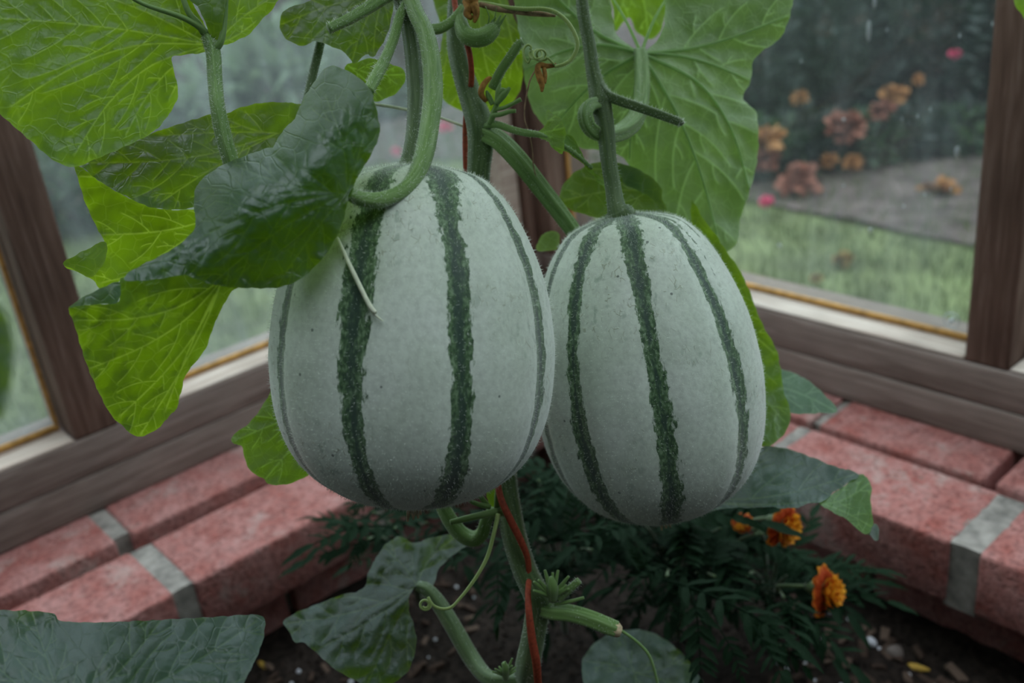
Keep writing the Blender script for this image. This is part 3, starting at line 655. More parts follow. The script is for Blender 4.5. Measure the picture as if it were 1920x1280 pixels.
# ------------------------------------------------------------------ melons
PROF = [(-316, 0), (-313, 22), (-305, 75), (-290, 124), (-262, 158), (-222, 189), (-152, 224), (-82, 248), (-2, 261), (58, 263), (138, 254), (208, 229), (258, 190), (292, 140), (312, 85), (320, 40), (322, 0)]
def melon(name, top, bot, R, stripes, hw, seed, label, stalk):
    """body revolved about the line from the stalk end `top` to the blossom end `bot` (x, y, t)"""
    a, b = P(*top), P(*bot); ax = a-b; Ln = np.linalg.norm(ax); ax /= Ln; c = (a+b)/2
    tc = (CAM-c); tc -= ax*np.dot(tc, ax); tc /= np.linalg.norm(tc); rt = np.cross(ax, tc)     # towards viewer, to the right
    pr = catmull([(p[0], p[1]) for p in PROF], 12); zz = -(pr[:, 0]-3)/638*Ln; rr = pr[:, 1]/263*R
    nu, nv = 420, len(pr); th = np.linspace(-np.pi, np.pi, nu, endpoint=False)
    st = np.radians(np.array(stripes)); sw = np.array(hw)
    V = []; A = []; UV = []
    rs = np.random.RandomState(seed); ph = rs.uniform(0, 6.28, (len(st), 3))
    for i in range(nv):
        vfrac = i/(nv-1); z = zz[i]; r0 = rr[i]
        wan = 0.02*np.sin(vfrac*5+ph[:, 0])+0.012*np.sin(vfrac*13+ph[:, 1])
        dif = (th[:, None]-(st+wan)[None, :]+np.pi) % (2*np.pi)-np.pi
        env = math.sin(math.pi*min(1, max(0, vfrac)))**0.5
        near = np.abs(dif)
        k = near.argmin(1); m = near[np.arange(nu), k]
        gr = np.exp(-(m/0.13)**2)
        r = r0*(1-0.030*env*gr+0.006*env*np.sin(th*3+seed)*0.5)
        # metric distance from the stripe's middle; wider and ragged towards the stalk
        wv = sw[k]*(0.72+0.42*np.sin(vfrac*9+ph[k, 2])*0.35)*(0.55+0.75*env)*(1+0.5*math.exp(-vfrac*5))
        dist = m*max(r0, 0.012)/wv
        # extra thin streaks radiating from the stalk
        if vfrac < 0.42:
            for e in range(26):
                pe = ((e*2.399+seed) % 6.283)-np.pi; de = np.abs((th-pe+np.pi) % (2*np.pi)-np.pi)
                le = 0.10+0.26*((e*0.618) % 1)
                if vfrac < le: dist = np.minimum(dist, 0.5+de*max(r0, 0.006)/0.0042+0.6*(vfrac/le)**2)
        V.append(c+ax*z+r[:, None]*(np.cos(th)[:, None]*tc+np.sin(th)[:, None]*rt))
        A.append(np.clip(dist, 0, 4)); UV.append(np.stack([th, np.full(nu, vfrac)], 1))
    V = np.array(V).reshape(-1, 3)
    f = [(i*nu+j, i*nu+(j+1) % nu, (i+1)*nu+(j+1) % nu, (i+1)*nu+j) for i in range(nv-1) for j in range(nu)]
    root = empty(name, b); tag(root, label, 'melon', 'striped melons')
    mb = MB().add(V, f, 0, np.array(UV).reshape(-1, 2), np.array(A).ravel())
    body = mb.build('rind', M['melon'], root)
    # align the rind's own coordinates with its axis so the material follows the ribs
    basis = Matrix(((tc[0], rt[0], ax[0]), (tc[1], rt[1], ax[1]), (tc[2], rt[2], ax[2]))).to_4x4()
    body.data.transform(basis.inverted()); body.matrix_local = basis
    # downy hairs
    hb = MB(); nh = 24000
    i = nrs.randint(1, nv-1, nh); j = nrs.randint(0, nu, nh)
    keep = nrs.uniform(0, 1, nh) < np.sqrt(rr[i]/R); i, j = i[keep], j[keep]
    g = V.reshape(nv, nu, 3); base = g[i, j]; nr = np.cross(g[i, (j+1) % nu]-base, g[i+1, j]-base)
    nr /= np.linalg.norm(nr, axis=1)[:, None]+1e-12
    sgn = np.sign((nr*(base-c)).sum(1))[:, None]; nr *= sgn
    hairs(hb, base-nr*0.0001, nr, 0.0019*nrs.uniform(0.5, 1.3, len(i)), 0.00007, 0.4)
    tag(hb.build('fuzz', M['hair'], root), kind='stuff')
    # stalk with a flared foot
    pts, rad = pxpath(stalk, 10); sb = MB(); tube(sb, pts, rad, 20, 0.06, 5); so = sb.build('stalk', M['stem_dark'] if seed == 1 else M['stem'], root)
    sh = MB(); tube_hairs(sh, pts, rad, 5000, 0.0017); tag(sh.build('hairs', M['hair'], so), kind='stuff')
    # dry blossom scar
    sc = MB()
    for k in range(9):
        q = k*0.7; d = np.array(tc)*math.cos(q)+np.array(rt)*math.sin(q); e = b+d*0.0022+ax*0.002
        tube(sc, np.array([e, e-ax*0.006+d*0.0005, e-ax*(0.0085+0.003*math.sin(k*3))+d*0.0016*math.sin(k)]), [0.0015, 0.0012, 0.0005], 5)
    sc.build('blossom_scar', M['dry_pale'], root)
    me = body.data; bvh = BVHTree.FromPolygons([tuple(x) for x in V], f)
    return root, bvh
def front(bvh, x, y, off=0.001):
    d = CF+CR*((x-960)/FPX)-CU*((y-640)/FPX); n = np.linalg.norm(d); h = bvh.ray_cast(Vector(CAM), Vector(d/n))
    return (h[3]/n-off) if h[0] is not None else None
T1, T2 = 0.50, 0.59
m1, bvh1 = melon('melon', (776, 306, T1-0.012), (776, 944, T1+0.004), 263*T1/FPX, [-148, -106, -63, -22.5, 18.5, 60, 103, 141, 177],
                 [0.004, 0.004, 0.0042, 0.0066, 0.0064, 0.0044, 0.0044, 0.005, 0.005], 1,
                 'larger striped pale green melon hanging nearer the camera on the left',
                 [(748, -60, 0.515, 14), (760, 10, 0.515, 14), (773, 90, 0.512, 15), (779, 170, 0.505, 15), (776, 240, 0.496, 14), (769, 285, 0.489, 14), (768, 303, 0.488, 19), (769, 310, 0.488, 27)])
m2, bvh2 = melon('melon', (1168, 398, T2-0.022), (1247, 966, T2+0.010), 212*T2/FPX, [-150, -110, -68, -35, 4, 47, 92, 132, 171],
                 [0.005, 0.004, 0.0046, 0.0056, 0.0062, 0.0050, 0.0044, 0.005, 0.005], 4,
                 'smaller striped pale green melon hanging behind on the right',
                 [(1128, 196, 0.575, 19), (1136, 240, 0.572, 17), (1142, 300, 0.569, 15), (1150, 350, 0.567, 15), (1156, 385, 0.565, 17), (1160, 396, 0.565, 23), (1162, 402, 0.566, 30)])

# ------------------------------------------------------------------ leaves and vines
def tps(ctl):
    c = np.array(ctl, float); n = len(c); X = c[:, :2]/200.0
    if n < 4:
        A = np.c_[np.ones(n), X]; w = np.linalg.lstsq(A, c[:, 2], rcond=None)[0]
        return lambda q: np.c_[np.ones(len(q)), q/200.0]@w
    def ph(d2): return 0.5*d2*np.log(d2+1e-9)
    K = ph(((X[:, None]-X[None])**2).sum(-1))+np.eye(n)*0.02; Pm = np.c_[np.ones(n), X]
    A = np.block([[K, Pm], [Pm.T, np.zeros((3, 3))]]); w = np.linalg.solve(A, np.r_[c[:, 2], 0, 0, 0])
    def ev(q):
        Q = q/200.0; return ph(((Q[:, None]-X[None])**2).sum(-1))@w[:n]+np.c_[np.ones(len(Q)), Q]@w[n:]
    return ev
def inside(poly, q):
    x, y = q[:, 0], q[:, 1]; r = np.zeros(len(q), bool); n = len(poly); j = n-1
    for i in range(n):
        xi, yi = poly[i]; xj, yj = poly[j]
        c = ((yi > y) != (yj > y)) & (x < (xj-xi)*(y-yi)/(yj-yi+1e-12)+xi); r ^= c; j = i
    return r
def seg_dist(q, lines):
    best = np.full(len(q), 1e9)
    for ln, w in lines:
        ln = np.asarray(ln)
        for a, b in zip(ln[:-1], ln[1:]):
            d = b-a; t = np.clip(((q-a)@d)/(d@d+1e-9), 0, 1); e = np.linalg.norm(q-(a+t[:, None]*d), axis=1)
            best = np.minimum(best, e)
    return best
def vein_net(poly, j, tips, rs, dens=1.0):
    """main veins from the stalk joint with curved side veins"""
    lines = []; j = np.array(j, float); mains = []
    for tip in tips:
        if len(tip) == 2: tip = (tip[0], tip[1], rs.uniform(-0.08, 0.08))
        e = np.array(tip[:2], float); d = e-j; L = np.linalg.norm(d); nrm = np.array([-d[1], d[0]])
        m = catmull([j, j+d*0.33+nrm*tip[2], j+d*0.66+nrm*tip[2]*0.9, e], 7); lines.append((m, 1.0)); mains.append((m, L))
    for m, L in mains:
        k = max(2, int(L/48*dens))
        for i in range(k):
            for sd in (-1, 1):
                s = (i+0.55+0.25*sd*0.5+rs.uniform(-0.12, 0.12))/(k+0.25)
                if s > 0.93 or s < 0.12: continue
                p = m[int(s*(len(m)-1))]; t = m[min(len(m)-1, int(s*(len(m)-1))+1)]-m[max(0, int(s*(len(m)-1))-1)]
                a = math.atan2(t[1], t[0])+sd*rs.uniform(0.7, 1.0); ln = L*(0.40*(1-s)+0.14)*rs.uniform(0.8, 1.15)
                pts = [p]
                for q in range(9):
                    a -= sd*rs.uniform(0.02, 0.09); p = p+np.array([math.cos(a), math.sin(a)])*ln/9; pts.append(p)
                pts = np.array(pts); ins = inside(poly, pts); cut = len(pts) if ins.all() else int(np.argmin(ins))
                oth = [l for l in lines if l[0] is not m]
                if oth and cut > 2:
                    near = seg_dist(pts[2:cut], oth) < 9
                    if near.any(): cut = 2+int(np.argmax(near))
                if cut > 3:
                    lines.append((pts[:cut], 0.5))
                    if cut > 6:
                        for h in (3, 6):
                            s2 = rs.choice((-1, 1)); a2 = math.atan2(*(pts[h+1]-pts[h])[::-1])+s2*1.0
                            qq = [pts[h]]
                            for w in range(4): a2 -= s2*0.15; qq.append(qq[-1]+np.array([math.cos(a2), math.sin(a2)])*ln*0.07)
                            qq = np.array(qq)
                            if inside(poly, qq).all() and seg_dist(qq[1:], [l for l in lines[:-1]]).min() > 7: lines.append((qq, 0.3))
    return lines
leaf_count = [0]
def leaf(parent, patches, mat='leaf', step=7.0, label=None, name='leaf'):
    leaf_count[0] += 1; rs = random.Random(100+leaf_count[0]); nr2 = np.random.RandomState(leaf_count[0])
    mb = MB(); vb = MB(); hb = MB(); nv_any = False
    for pt in patches:
        raw = np.array(pt['out'], float)
        poly = catmull(raw, 7, True) if pt.get('smooth', True) else raw
        # resample evenly and tooth the margin
        cl = np.vstack([poly, poly[:1]]); L = np.r_[0, np.cumsum(np.linalg.norm(np.diff(cl, axis=0), axis=1))]
        nb = max(16, int(L[-1]/(step*0.8))); s = np.linspace(0, L[-1], nb, endpoint=False)
        poly = np.c_[np.interp(s, L, cl[:, 0]), np.interp(s, L, cl[:, 1])]
        tg = np.roll(poly, -1, 0)-np.roll(poly, 1, 0); nn = np.c_[-tg[:, 1], tg[:, 0]]; nn /= np.linalg.norm(nn, axis=1)[:, None]+1e-9
        tooth = pt.get('tooth', 1.3); poly = poly+nn*(tooth*(np.abs(np.sin(s/13.0*1.3+leaf_count[0]))**2-0.5)+nr2.normal(0, 0.25*tooth, nb))[:, None]
        x0, y0 = poly.min(0); x1, y1 = poly.max(0)
        gx, gy = np.meshgrid(np.arange(x0, x1, step), np.arange(y0, y1, step*0.866)); gx[::2] += step/2
        g = np.c_[gx.ravel(), gy.ravel()]+nr2.uniform(-0.15, 0.15, (gx.size, 2))*step
        g = g[inside(poly, g)]; dd = seg_dist(g, [(np.vstack([poly, poly[:1]]), 1)]) if len(g) else np.zeros(0); g = g[dd > step*0.45]
        lines = vein_net(poly, pt['j'], pt['tips'], rs, pt.get('dens', 1.0)) if 'j' in pt else []
        vw = pt.get('vw', 1.7); VP = []; VO = []
        for ln, w in lines:
            ln = np.asarray(ln); l2 = np.r_[0, np.cumsum(np.linalg.norm(np.diff(ln, axis=0), axis=1))]; ss = np.arange(0, l2[-1], 4.5)
            c = np.c_[np.interp(ss, l2, ln[:, 0]), np.interp(ss, l2, ln[:, 1])]; VP.append(c)
            if len(c) > 2:
                tg = np.gradient(c, axis=0); tg /= np.linalg.norm(tg, axis=1)[:, None]+1e-9; o_ = np.c_[-tg[:, 1], tg[:, 0]]*(vw*(0.75+0.9*w))
                VO += [c+o_, c-o_]
        if VP:
            VP = np.vstack(VP); VP = VP[inside(poly, VP)]; VO = np.vstack(VO); VO = VO[inside(poly, VO)]
            bl = [(np.vstack([poly, poly[:1]]), 1)]
            VP = VP[seg_dist(VP, bl) > 1.5]; VO = VO[seg_dist(VO, bl) > 1.5]
            key = lambda a: np.unique(np.round(a/1.6).astype(int), axis=0, return_index=True)[1]
            VP = VP[key(VP)]; VO = VO[seg_dist(VO, lines) > vw*0.7]; VO = VO[key(VO)]
            g = g[seg_dist(g, lines) > vw*2.2]
            g = np.vstack([g, VP, VO])
        pts = np.vstack([poly, g]); ed = [(i, (i+1) % nb) for i in range(nb)]
        ov, oe, of, _, _, _ = geometry.delaunay_2d_cdt([Vector(p) for p in pts], ed, [], 1, 1e-5)
        q = np.array([(v.x, v.y) for v in ov])
        ev = tps(pt['ctl']); t = ev(q); t0 = float(np.median(t))
        under = pt.get('side', 'top') == 'under'
        mark = np.zeros(len(q))
        rip = pt.get('wav', 0.0016); fr = pt.get('wfreq', 0.03)
        ed_d = seg_dist(q, [(np.vstack([poly, poly[:1]]), 1)])
        wv = np.array([noise.noise(Vector((a*fr, b*fr, leaf_count[0]*3.7))) for a, b in q])
        wv2 = np.array([noise.noise(Vector((a*fr*3, b*fr*3, leaf_count[0]*1.7))) for a, b in q])
        t = t+rip*wv*(0.45+np.exp(-ed_d/25))+rip*0.25*wv2
        bul = pt.get('bulge', 0.0016)
        if lines:
            vd = seg_dist(q, lines); sg = pt.get('bs', 14.0)
            h = 1-np.exp(-(vd/sg)**1.3)
            t = t+(bul*h if under else -bul*h)
            vm = seg_dist(q, [l for l in lines if l[1] > 0.4])
            mark = np.clip(1-vd/(vw*0.8), 0, 1)*pt.get('vm', 0.9)
        mark = np.maximum(mark, np.where(ed_d < 0.6, 0.4, 0.0))  # pale margin: rim highlights put into the leaf colour
        W3 = np.array([P(a, b, c) for (a, b), c in zip(q, t)])
        A2 = [tuple(f) for f in of]
        # orientation: front faces = upper side
        fo = []
        for f in A2:
            a, b, c = W3[f[0]], W3[f[1]], W3[f[2]]; nn_ = np.cross(b-a, c-a); facing = np.dot(nn_, CAM-a) > 0
            fo.append(f if facing != under else tuple(reversed(f)))
        mb.add(W3, fo, 0, q*t0/FPX, mark)
        # veins as fine tubes lying in the blade
        if lines and pt.get('tubes'):
            from_q = lambda ln: ev(np.asarray(ln))
            for ln, w in lines:
                if w < 0.9: continue
                ln = np.asarray(ln); tt = from_q(ln)
                wv = np.array([noise.noise(Vector((a*fr, b*fr, leaf_count[0]*3.7))) for a, b in ln]); wv2 = np.array([noise.noise(Vector((a*fr*3, b*fr*3, leaf_count[0]*1.7))) for a, b in ln])
                e2 = seg_dist(ln, [(np.vstack([poly, poly[:1]]), 1)])
                tt = tt+rip*wv*(0.45+np.exp(-e2/25))+rip*0.25*wv2
                r0 = pt.get('vr', 2.6)*w*t0/FPX; rr = np.linspace(r0, r0*0.35, len(ln))
                tt = tt-(0.0001 if under else -0.5*rr)
                tube(vb, np.array([P(a, b, c) for (a, b), c in zip(ln, tt)]), rr, 5, mi=0 if under else 1); nv_any = True
    o = mb.build(name, M[mat], parent)
    if label: o['label'] = label
    if nv_any: vb.build('veins', [M['vein'], M['vein_top']], o)
    return o
def stalk(parent, pp, mat='petiole', name='petiole', seg=16, ridge=0.09, nr=5, hair=6500, hl=0.0019, n=8, label=None):
    pts, rad = pxpath(pp, n); mb = MB(); tube(mb, pts, rad, seg, ridge, nr); o = mb.build(name, M[mat], parent)
    if label: o['label'] = label
    if hair:
        h = MB(); tube_hairs(h, pts, rad, hair, hl); tag(h.build('hairs', M['hair'], o), kind='stuff')
    return o
def spike(parent, items, name, mat, label=None):
    mb = MB()
    for pp in items:
        pts, rad = pxpath(pp, 5); tube(mb, pts, rad, 8, 0.05, 4)
    o = mb.build(name, M[mat], parent)
    if label: o['label'] = label
    return o

def put_leaf(parent, me, loc, dirv, upv, sc):
    o = bpy.data.objects.new('leaf', me); COL.objects.link(o); o.parent = parent
    d = np.array(dirv, float); d /= np.linalg.norm(d); u = np.array(upv, float); u -= d*np.dot(u, d); u /= np.linalg.norm(u); s = np.cross(u, d)
    l = np.array(loc)-org(parent)
    o.matrix_local = Matrix(((d[0]*sc, s[0]*sc, u[0]*sc, l[0]), (d[1]*sc, s[1]*sc, u[1]*sc, l[1]), (d[2]*sc, s[2]*sc, u[2]*sc, l[2]), (0, 0, 0, 1)))
    return o
# ---- left vine: carries the left melon and the drooping leaves
LV = empty('melon_vine', P(752, -70, 0.515)); tag(LV, 'hairy vine at the top left carrying the drooping dark leaves above the left melon', 'vine')
stalk(LV, [(752, -75, 0.522, 20), (752, -40, 0.519, 20), (757, -5, 0.517, 19), (763, 25, 0.515, 17), (768, 45, 0.514, 13)], 'stem', 'stem', 20)
# A: big backlit leaf, top left
leaf(LV, [dict(out=[(-90, -60), (-95, 60), (-50, 160), (0, 213), (30, 240), (60, 266), (100, 300), (137, 313), (175, 300), (240, 272), (288, 247), (318, 212), (334, 178), (328, 140), (322, 108), (345, 103), (392, 96), (398, 80), (380, 40), (352, -10), (330, -60), (150, -90)],
               ctl=[(-60, -40, 0.46), (-60, 120, 0.455), (60, 260, 0.47), (137, 312, 0.475), (240, 200, 0.49), (330, 180, 0.50), (395, 85, 0.495), (340, -40, 0.49), (180, 60, 0.476), (100, 150, 0.468)],
               side='under', j=(396, 84), tips=[(-80, 30, 0.02), (-60, -60, 0.05), (20, 200, 0.10), (140, 290, 0.12), (235, 255, 0.10), (315, 190, 0.06)], wav=0.002, dens=1.1, vr=3.4),
          dict(out=[(396, 84), (405, 20), (425, -60), (560, -70), (525, -5), (510, 18), (488, 40), (470, 62), (445, 76), (420, 85)],
               ctl=[(400, 84, 0.495), (430, -50, 0.50), (520, 0, 0.515), (470, 60, 0.51)], side='under', j=(404, 84), tips=[(520, -10, -0.05), (480, 40)]),
          dict(out=[(352, -30), (357, 0), (372, 15), (386, 45), (400, 82), (412, 70), (421, 20), (424, -30)],
               ctl=[(355, -20, 0.488), (390, 20, 0.484), (400, 82, 0.494), (422, -20, 0.49)], side='top', bulge=0)], 'leaf', 7, 'bright green backlit leaf filling the top left corner')
stalk(LV, [(385, 62, 0.494, 7), (393, 78, 0.493, 11), (400, 100, 0.492, 12), (403, 150, 0.488, 12), (408, 200, 0.482, 12), (418, 250, 0.482, 13), (432, 300, 0.484, 13), (448, 345, 0.490, 12), (500, 400, 0.525, 12), (580, 440, 0.575, 12), (700, 460, 0.598, 12), (890, 470, 0.592, 12)], 'petiole', 'petiole', 18, 0.16, 4)
spike(LV, [[(382, 62, 0.493, 7), (372, 45, 0.490, 7), (352, 20, 0.487, 6), (335, -30, 0.486, 5)], [(402, 92, 0.493, 8), (414, 78, 0.491, 6), (421, 40, 0.492, 5), (425, -30, 0.493, 4)], [(388, 64, 0.493, 7), (370, 48, 0.489, 6), (335, 30, 0.485, 5), (270, 8, 0.48, 4), (220, -20, 0.475, 3)]], 'midrib', 'petiole')
# B: dark leaf behind with its bright hanging underside
leaf(LV, [dict(out=[(139, 302), (165, 292), (205, 280), (290, 248), (350, 228), (400, 213), (425, 212), (450, 202), (490, 193), (530, 192), (575, 200), (600, 240), (560, 320), (480, 370), (365, 389), (330, 393), (300, 391), (275, 386), (240, 370), (215, 356), (180, 335), (160, 318)],
               ctl=[(140, 302, 0.515), (290, 248, 0.528), (420, 212, 0.536), (560, 195, 0.54), (215, 356, 0.517), (330, 393, 0.528), (480, 370, 0.538), (350, 310, 0.522)],
               side='top', j=(520, 250), tips=[(160, 305, -0.05), (300, 380, 0.02), (420, 220), (300, 255)], wav=0.004, wfreq=0.02),
          dict(out=[(140, 303), (180, 335), (240, 370), (300, 391), (365, 392), (440, 380), (440, 470), (300, 500), (235, 520), (205, 545), (185, 540), (178, 528), (150, 512), (118, 498), (140, 495), (168, 505), (188, 492), (200, 472), (197, 456), (178, 420), (160, 380), (146, 335)],
               ctl=[(140, 303, 0.515), (240, 370, 0.525), (365, 392, 0.54), (440, 440, 0.56), (200, 545, 0.545), (160, 400, 0.525), (118, 498, 0.52), (200, 470, 0.535)],
               side='under', j=(420, 400), tips=[(150, 330, 0.06), (190, 440, -0.05), (190, 530, -0.1), (300, 480)], wav=0.002, vr=3.2),
          dict(out=[(117, 495), (135, 482), (165, 466), (196, 452), (201, 468), (196, 490), (180, 513), (165, 519), (140, 506)],
               ctl=[(117, 495, 0.517), (196, 452, 0.528), (180, 515, 0.522), (160, 485, 0.514)], side='top', bulge=0, wav=0.001)], 'leaf', 7, 'dark folded leaf with a lime green underside below the backlit leaf')
# C: grey-green leaf draped over the left melon, with a hanging backlit lobe
leaf(LV, [dict(out=[(622, 123), (640, 128), (668, 142), (692, 165), (702, 190), (712, 245), (698, 285), (675, 325), (655, 365), (645, 410), (622, 460), (590, 500), (560, 525), (520, 539), (470, 540), (420, 537), (380, 528), (345, 515), (315, 520), (270, 526), (232, 524), (250, 505), (300, 480), (340, 455), (366, 425), (364, 395), (366, 355), (385, 330), (420, 308), (455, 293), (500, 278), (512, 274), (530, 245), (552, 222), (570, 182), (592, 150), (606, 132)],
               ctl=[(622, 123, 0.478), (640, 128, 0.470), (592, 150, 0.474), (570, 182, 0.470), (552, 222, 0.462), (530, 245, 0.462), (512, 272, 0.455), (500, 278, 0.462), (455, 293, 0.474), (420, 308, 0.478), (370, 350, 0.468), (364, 395, 0.452), (366, 425, 0.440), (300, 480, 0.430), (250, 505, 0.426), (232, 524, 0.421),
                    (692, 165, 0.445), (712, 245, 0.432), (655, 365, 0.424), (645, 410, 0.424), (600, 480, 0.424), (520, 539, 0.424), (400, 532, 0.423), (315, 520, 0.421),
                    (330, 470, 0.417), (440, 405, 0.409), (500, 372, 0.407), (550, 340, 0.4085), (600, 280, 0.411), (640, 230, 0.416), (670, 190, 0.426),
                    (520, 440, 0.411), (600, 400, 0.412), (430, 480, 0.414), (650, 290, 0.417),
                    (535, 300, 0.424), (520, 318, 0.427), (480, 330, 0.422), (450, 345, 0.424), (420, 370, 0.425), (590, 220, 0.435)],
               side='top', j=(650, 362), tips=[(520, 365, 0.03), (300, 490, 0.06), (400, 530, 0.04), (520, 535, 0.02), (610, 180, 0.06), (690, 215, 0.02), (440, 310, -0.05)], wav=0.0032, wfreq=0.03, bulge=0.0022, vr=2.0, bs=12, vm=0.5),
          dict(out=[(226, 522), (250, 518), (310, 495), (350, 470), (400, 430), (450, 400), (520, 395), (545, 440), (520, 500), (465, 530), (436, 545), (415, 580), (398, 618), (385, 655), (350, 700), (342, 725), (330, 768), (318, 778), (300, 800), (272, 816), (250, 816), (232, 800), (210, 780), (190, 745), (165, 690), (150, 645), (140, 610), (130, 585), (132, 573), (160, 572), (190, 570), (218, 568), (224, 560), (222, 545)],
               ctl=[(226, 522, 0.424), (330, 495, 0.432), (440, 530, 0.442), (400, 430, 0.446), (450, 400, 0.450), (540, 440, 0.452), (520, 500, 0.448), (400, 615, 0.45), (330, 768, 0.475), (260, 816, 0.478), (165, 690, 0.455), (130, 580, 0.435), (280, 640, 0.44)],
               side='under', j=(420, 520), tips=[(145, 600, -0.1), (170, 690, -0.08), (225, 780, -0.06), (265, 812, -0.03), (310, 770, 0.02)], wav=0.0026, vr=3.4),
          dict(out=[(130, 577), (150, 560), (185, 542), (222, 528), (226, 545), (224, 562), (215, 569), (185, 570), (150, 573)],
               ctl=[(130, 577, 0.434), (222, 528, 0.423), (215, 569, 0.421), (170, 560, 0.424)], side='top', bulge=0, wav=0.001)], 'leaf', 6, 'blue-green leaf draped in front of the left melon')
stalk(LV, [(762, -30, 0.513, 13), (778, 20, 0.505, 15), (797, 60, 0.498, 16), (808, 110, 0.490, 17), (812, 170, 0.482, 18), (806, 230, 0.472, 18), (795, 290, 0.461, 18), (776, 335, 0.452, 16), (748, 362, 0.444, 15), (710, 375, 0.437, 15), (675, 372, 0.431, 14), (654, 362, 0.427, 12)], 'petiole', 'petiole', 20, 0.05, 4, label='thick pale green stalk curving over the top of the left melon')
stalk(LV, [(762, 5, 0.512, 9), (748, 35, 0.508, 10), (737, 75, 0.50, 10), (720, 115, 0.49, 11), (704, 145, 0.48, 12), (690, 172, 0.472, 11)], 'petiole', 'petiole', 16, 0.10, 4)
stalk(LV, [(605, 60, 0.56, 8), (596, 100, 0.56, 8), (586, 140, 0.56, 8), (575, 190, 0.558, 8), (568, 215, 0.556, 8)], 'stem_dark', 'petiole', 12)
# E: small leaf at the top with a cut shoot in front
leaf(LV, [dict(out=[(524, 50), (528, 28), (540, 15), (580, 2), (640, -25), (740, -30), (736, 20), (728, 60), (712, 90), (700, 106), (688, 102), (678, 108), (664, 120), (656, 110), (648, 100), (634, 92), (618, 86), (604, 80), (590, 77), (580, 82), (565, 86), (548, 80), (532, 68)],
               ctl=[(524, 50, 0.552), (580, 0, 0.558), (740, -20, 0.555), (664, 120, 0.546), (565, 86, 0.552), (650, 40, 0.542)], side='top', j=(720, -10), tips=[(530, 45, 0.04), (575, 84), (660, 115), (700, 100)], wav=0.003)], 'leaf', 6, 'small dark leaf at the top edge left of the twin stalks')
stalk(LV, [(755, -28, 0.518, 13), (720, -4, 0.51, 12), (685, 18, 0.503, 11), (650, 38, 0.498, 10), (616, 54, 0.494, 9)], 'petiole', 'cut_shoot', 16, 0.14, 4, 8000)
leaf(LV, [dict(out=[(648, 122), (668, 116), (690, 110), (712, 112), (738, 122), (758, 132), (760, 148), (752, 165), (738, 178), (715, 188), (700, 190), (688, 176), (668, 160), (650, 140)],
               ctl=[(648, 122, 0.575), (758, 132, 0.585), (700, 190, 0.58)], side='under', j=(655, 125), tips=[(755, 140), (715, 182)], wav=0.002)], 'leaf_young', 6, 'small lime leaf showing between the twin stalks')

# ---- main vine with the red string
root = onz(1005, 1330, SOILZ)
MV = empty('melon_vine', np.array([root[0], root[1], SOILZ])); tag(MV, 'main vine passing behind the left melon with red string wound along it', 'vine')
def main_stem():
    pp = [(858, -80, 0.585, 17), (858, -20, 0.585, 17), (856, 40, 0.583, 18), (858, 90, 0.580, 19), (870, 140, 0.577, 20), (886, 190, 0.575, 22), (900, 232, 0.573, 25), (902, 270, 0.575, 24), (898, 330, 0.580, 21), (900, 430, 0.588, 20), (915, 560, 0.592, 20), (935, 700, 0.592, 20), (948, 820, 0.590, 20), (950, 900, 0.588, 20), (955, 950, 0.586, 22), (966, 1010, 0.585, 23), (985, 1070, 0.585, 23), (1008, 1120, 0.585, 24), (1008, 1150, 0.588, 22), (1000, 1200, 0.595, 22), (990, 1250, 0.605, 23), (985, 1300, 0.62, 22)]
    pts, rad = pxpath(pp, 6)
    e = pts[-1]; r = org(MV)+np.array([0, 0, -0.01])
    tail = catmull([e, e+np.array([-0.012, -0.014, -0.06]), r*0.5+e*0.5+np.array([0, 0, -0.01]), r], 6)[1:]
    pts = np.vstack([pts, tail]); rad = np.r_[rad, np.full(len(tail), rad[-1])]
    mb = MB(); tube(mb, pts, rad, 20, 0.07, 5); o = mb.build('stem', M['stem'], MV)
    h = MB(); tube_hairs(h, pts, rad, 5200, 0.0016); tag(h.build('hairs', M['hair'], o), kind='stuff')
main_stem()
stalk(MV, [(905, 250, 0.572, 16), (935, 265, 0.568, 17), (970, 300, 0.57, 17), (1010, 350, 0.585, 16), (1045, 395, 0.60, 15), (1075, 435, 0.612, 14)], 'petiole', 'side_shoot', 20, 0.20, 5, 4500, 0.0013, label='straight ribbed shoot slanting down behind the two melons')
# G: bright leaf behind the stem
leaf(MV, [dict(out=[(806, -60), (818, 20), (830, 60), (822, 110), (816, 150), (822, 175), (842, 196), (868, 208), (900, 212), (940, 206), (962, 190), (978, 160), (980, 110), (974, 60), (955, 10), (930, -60)],
               ctl=[(806, -40, 0.68), (820, 150, 0.67), (870, 208, 0.675), (975, 160, 0.665), (950, 0, 0.66), (890, 80, 0.655)], side='under', j=(905, -60), tips=[(830, 150, 0.06), (870, 200), (935, 200), (970, 130, -0.05)], wav=0.002, vr=2.6)], 'leaf', 7, 'bright leaf right behind the main stem')
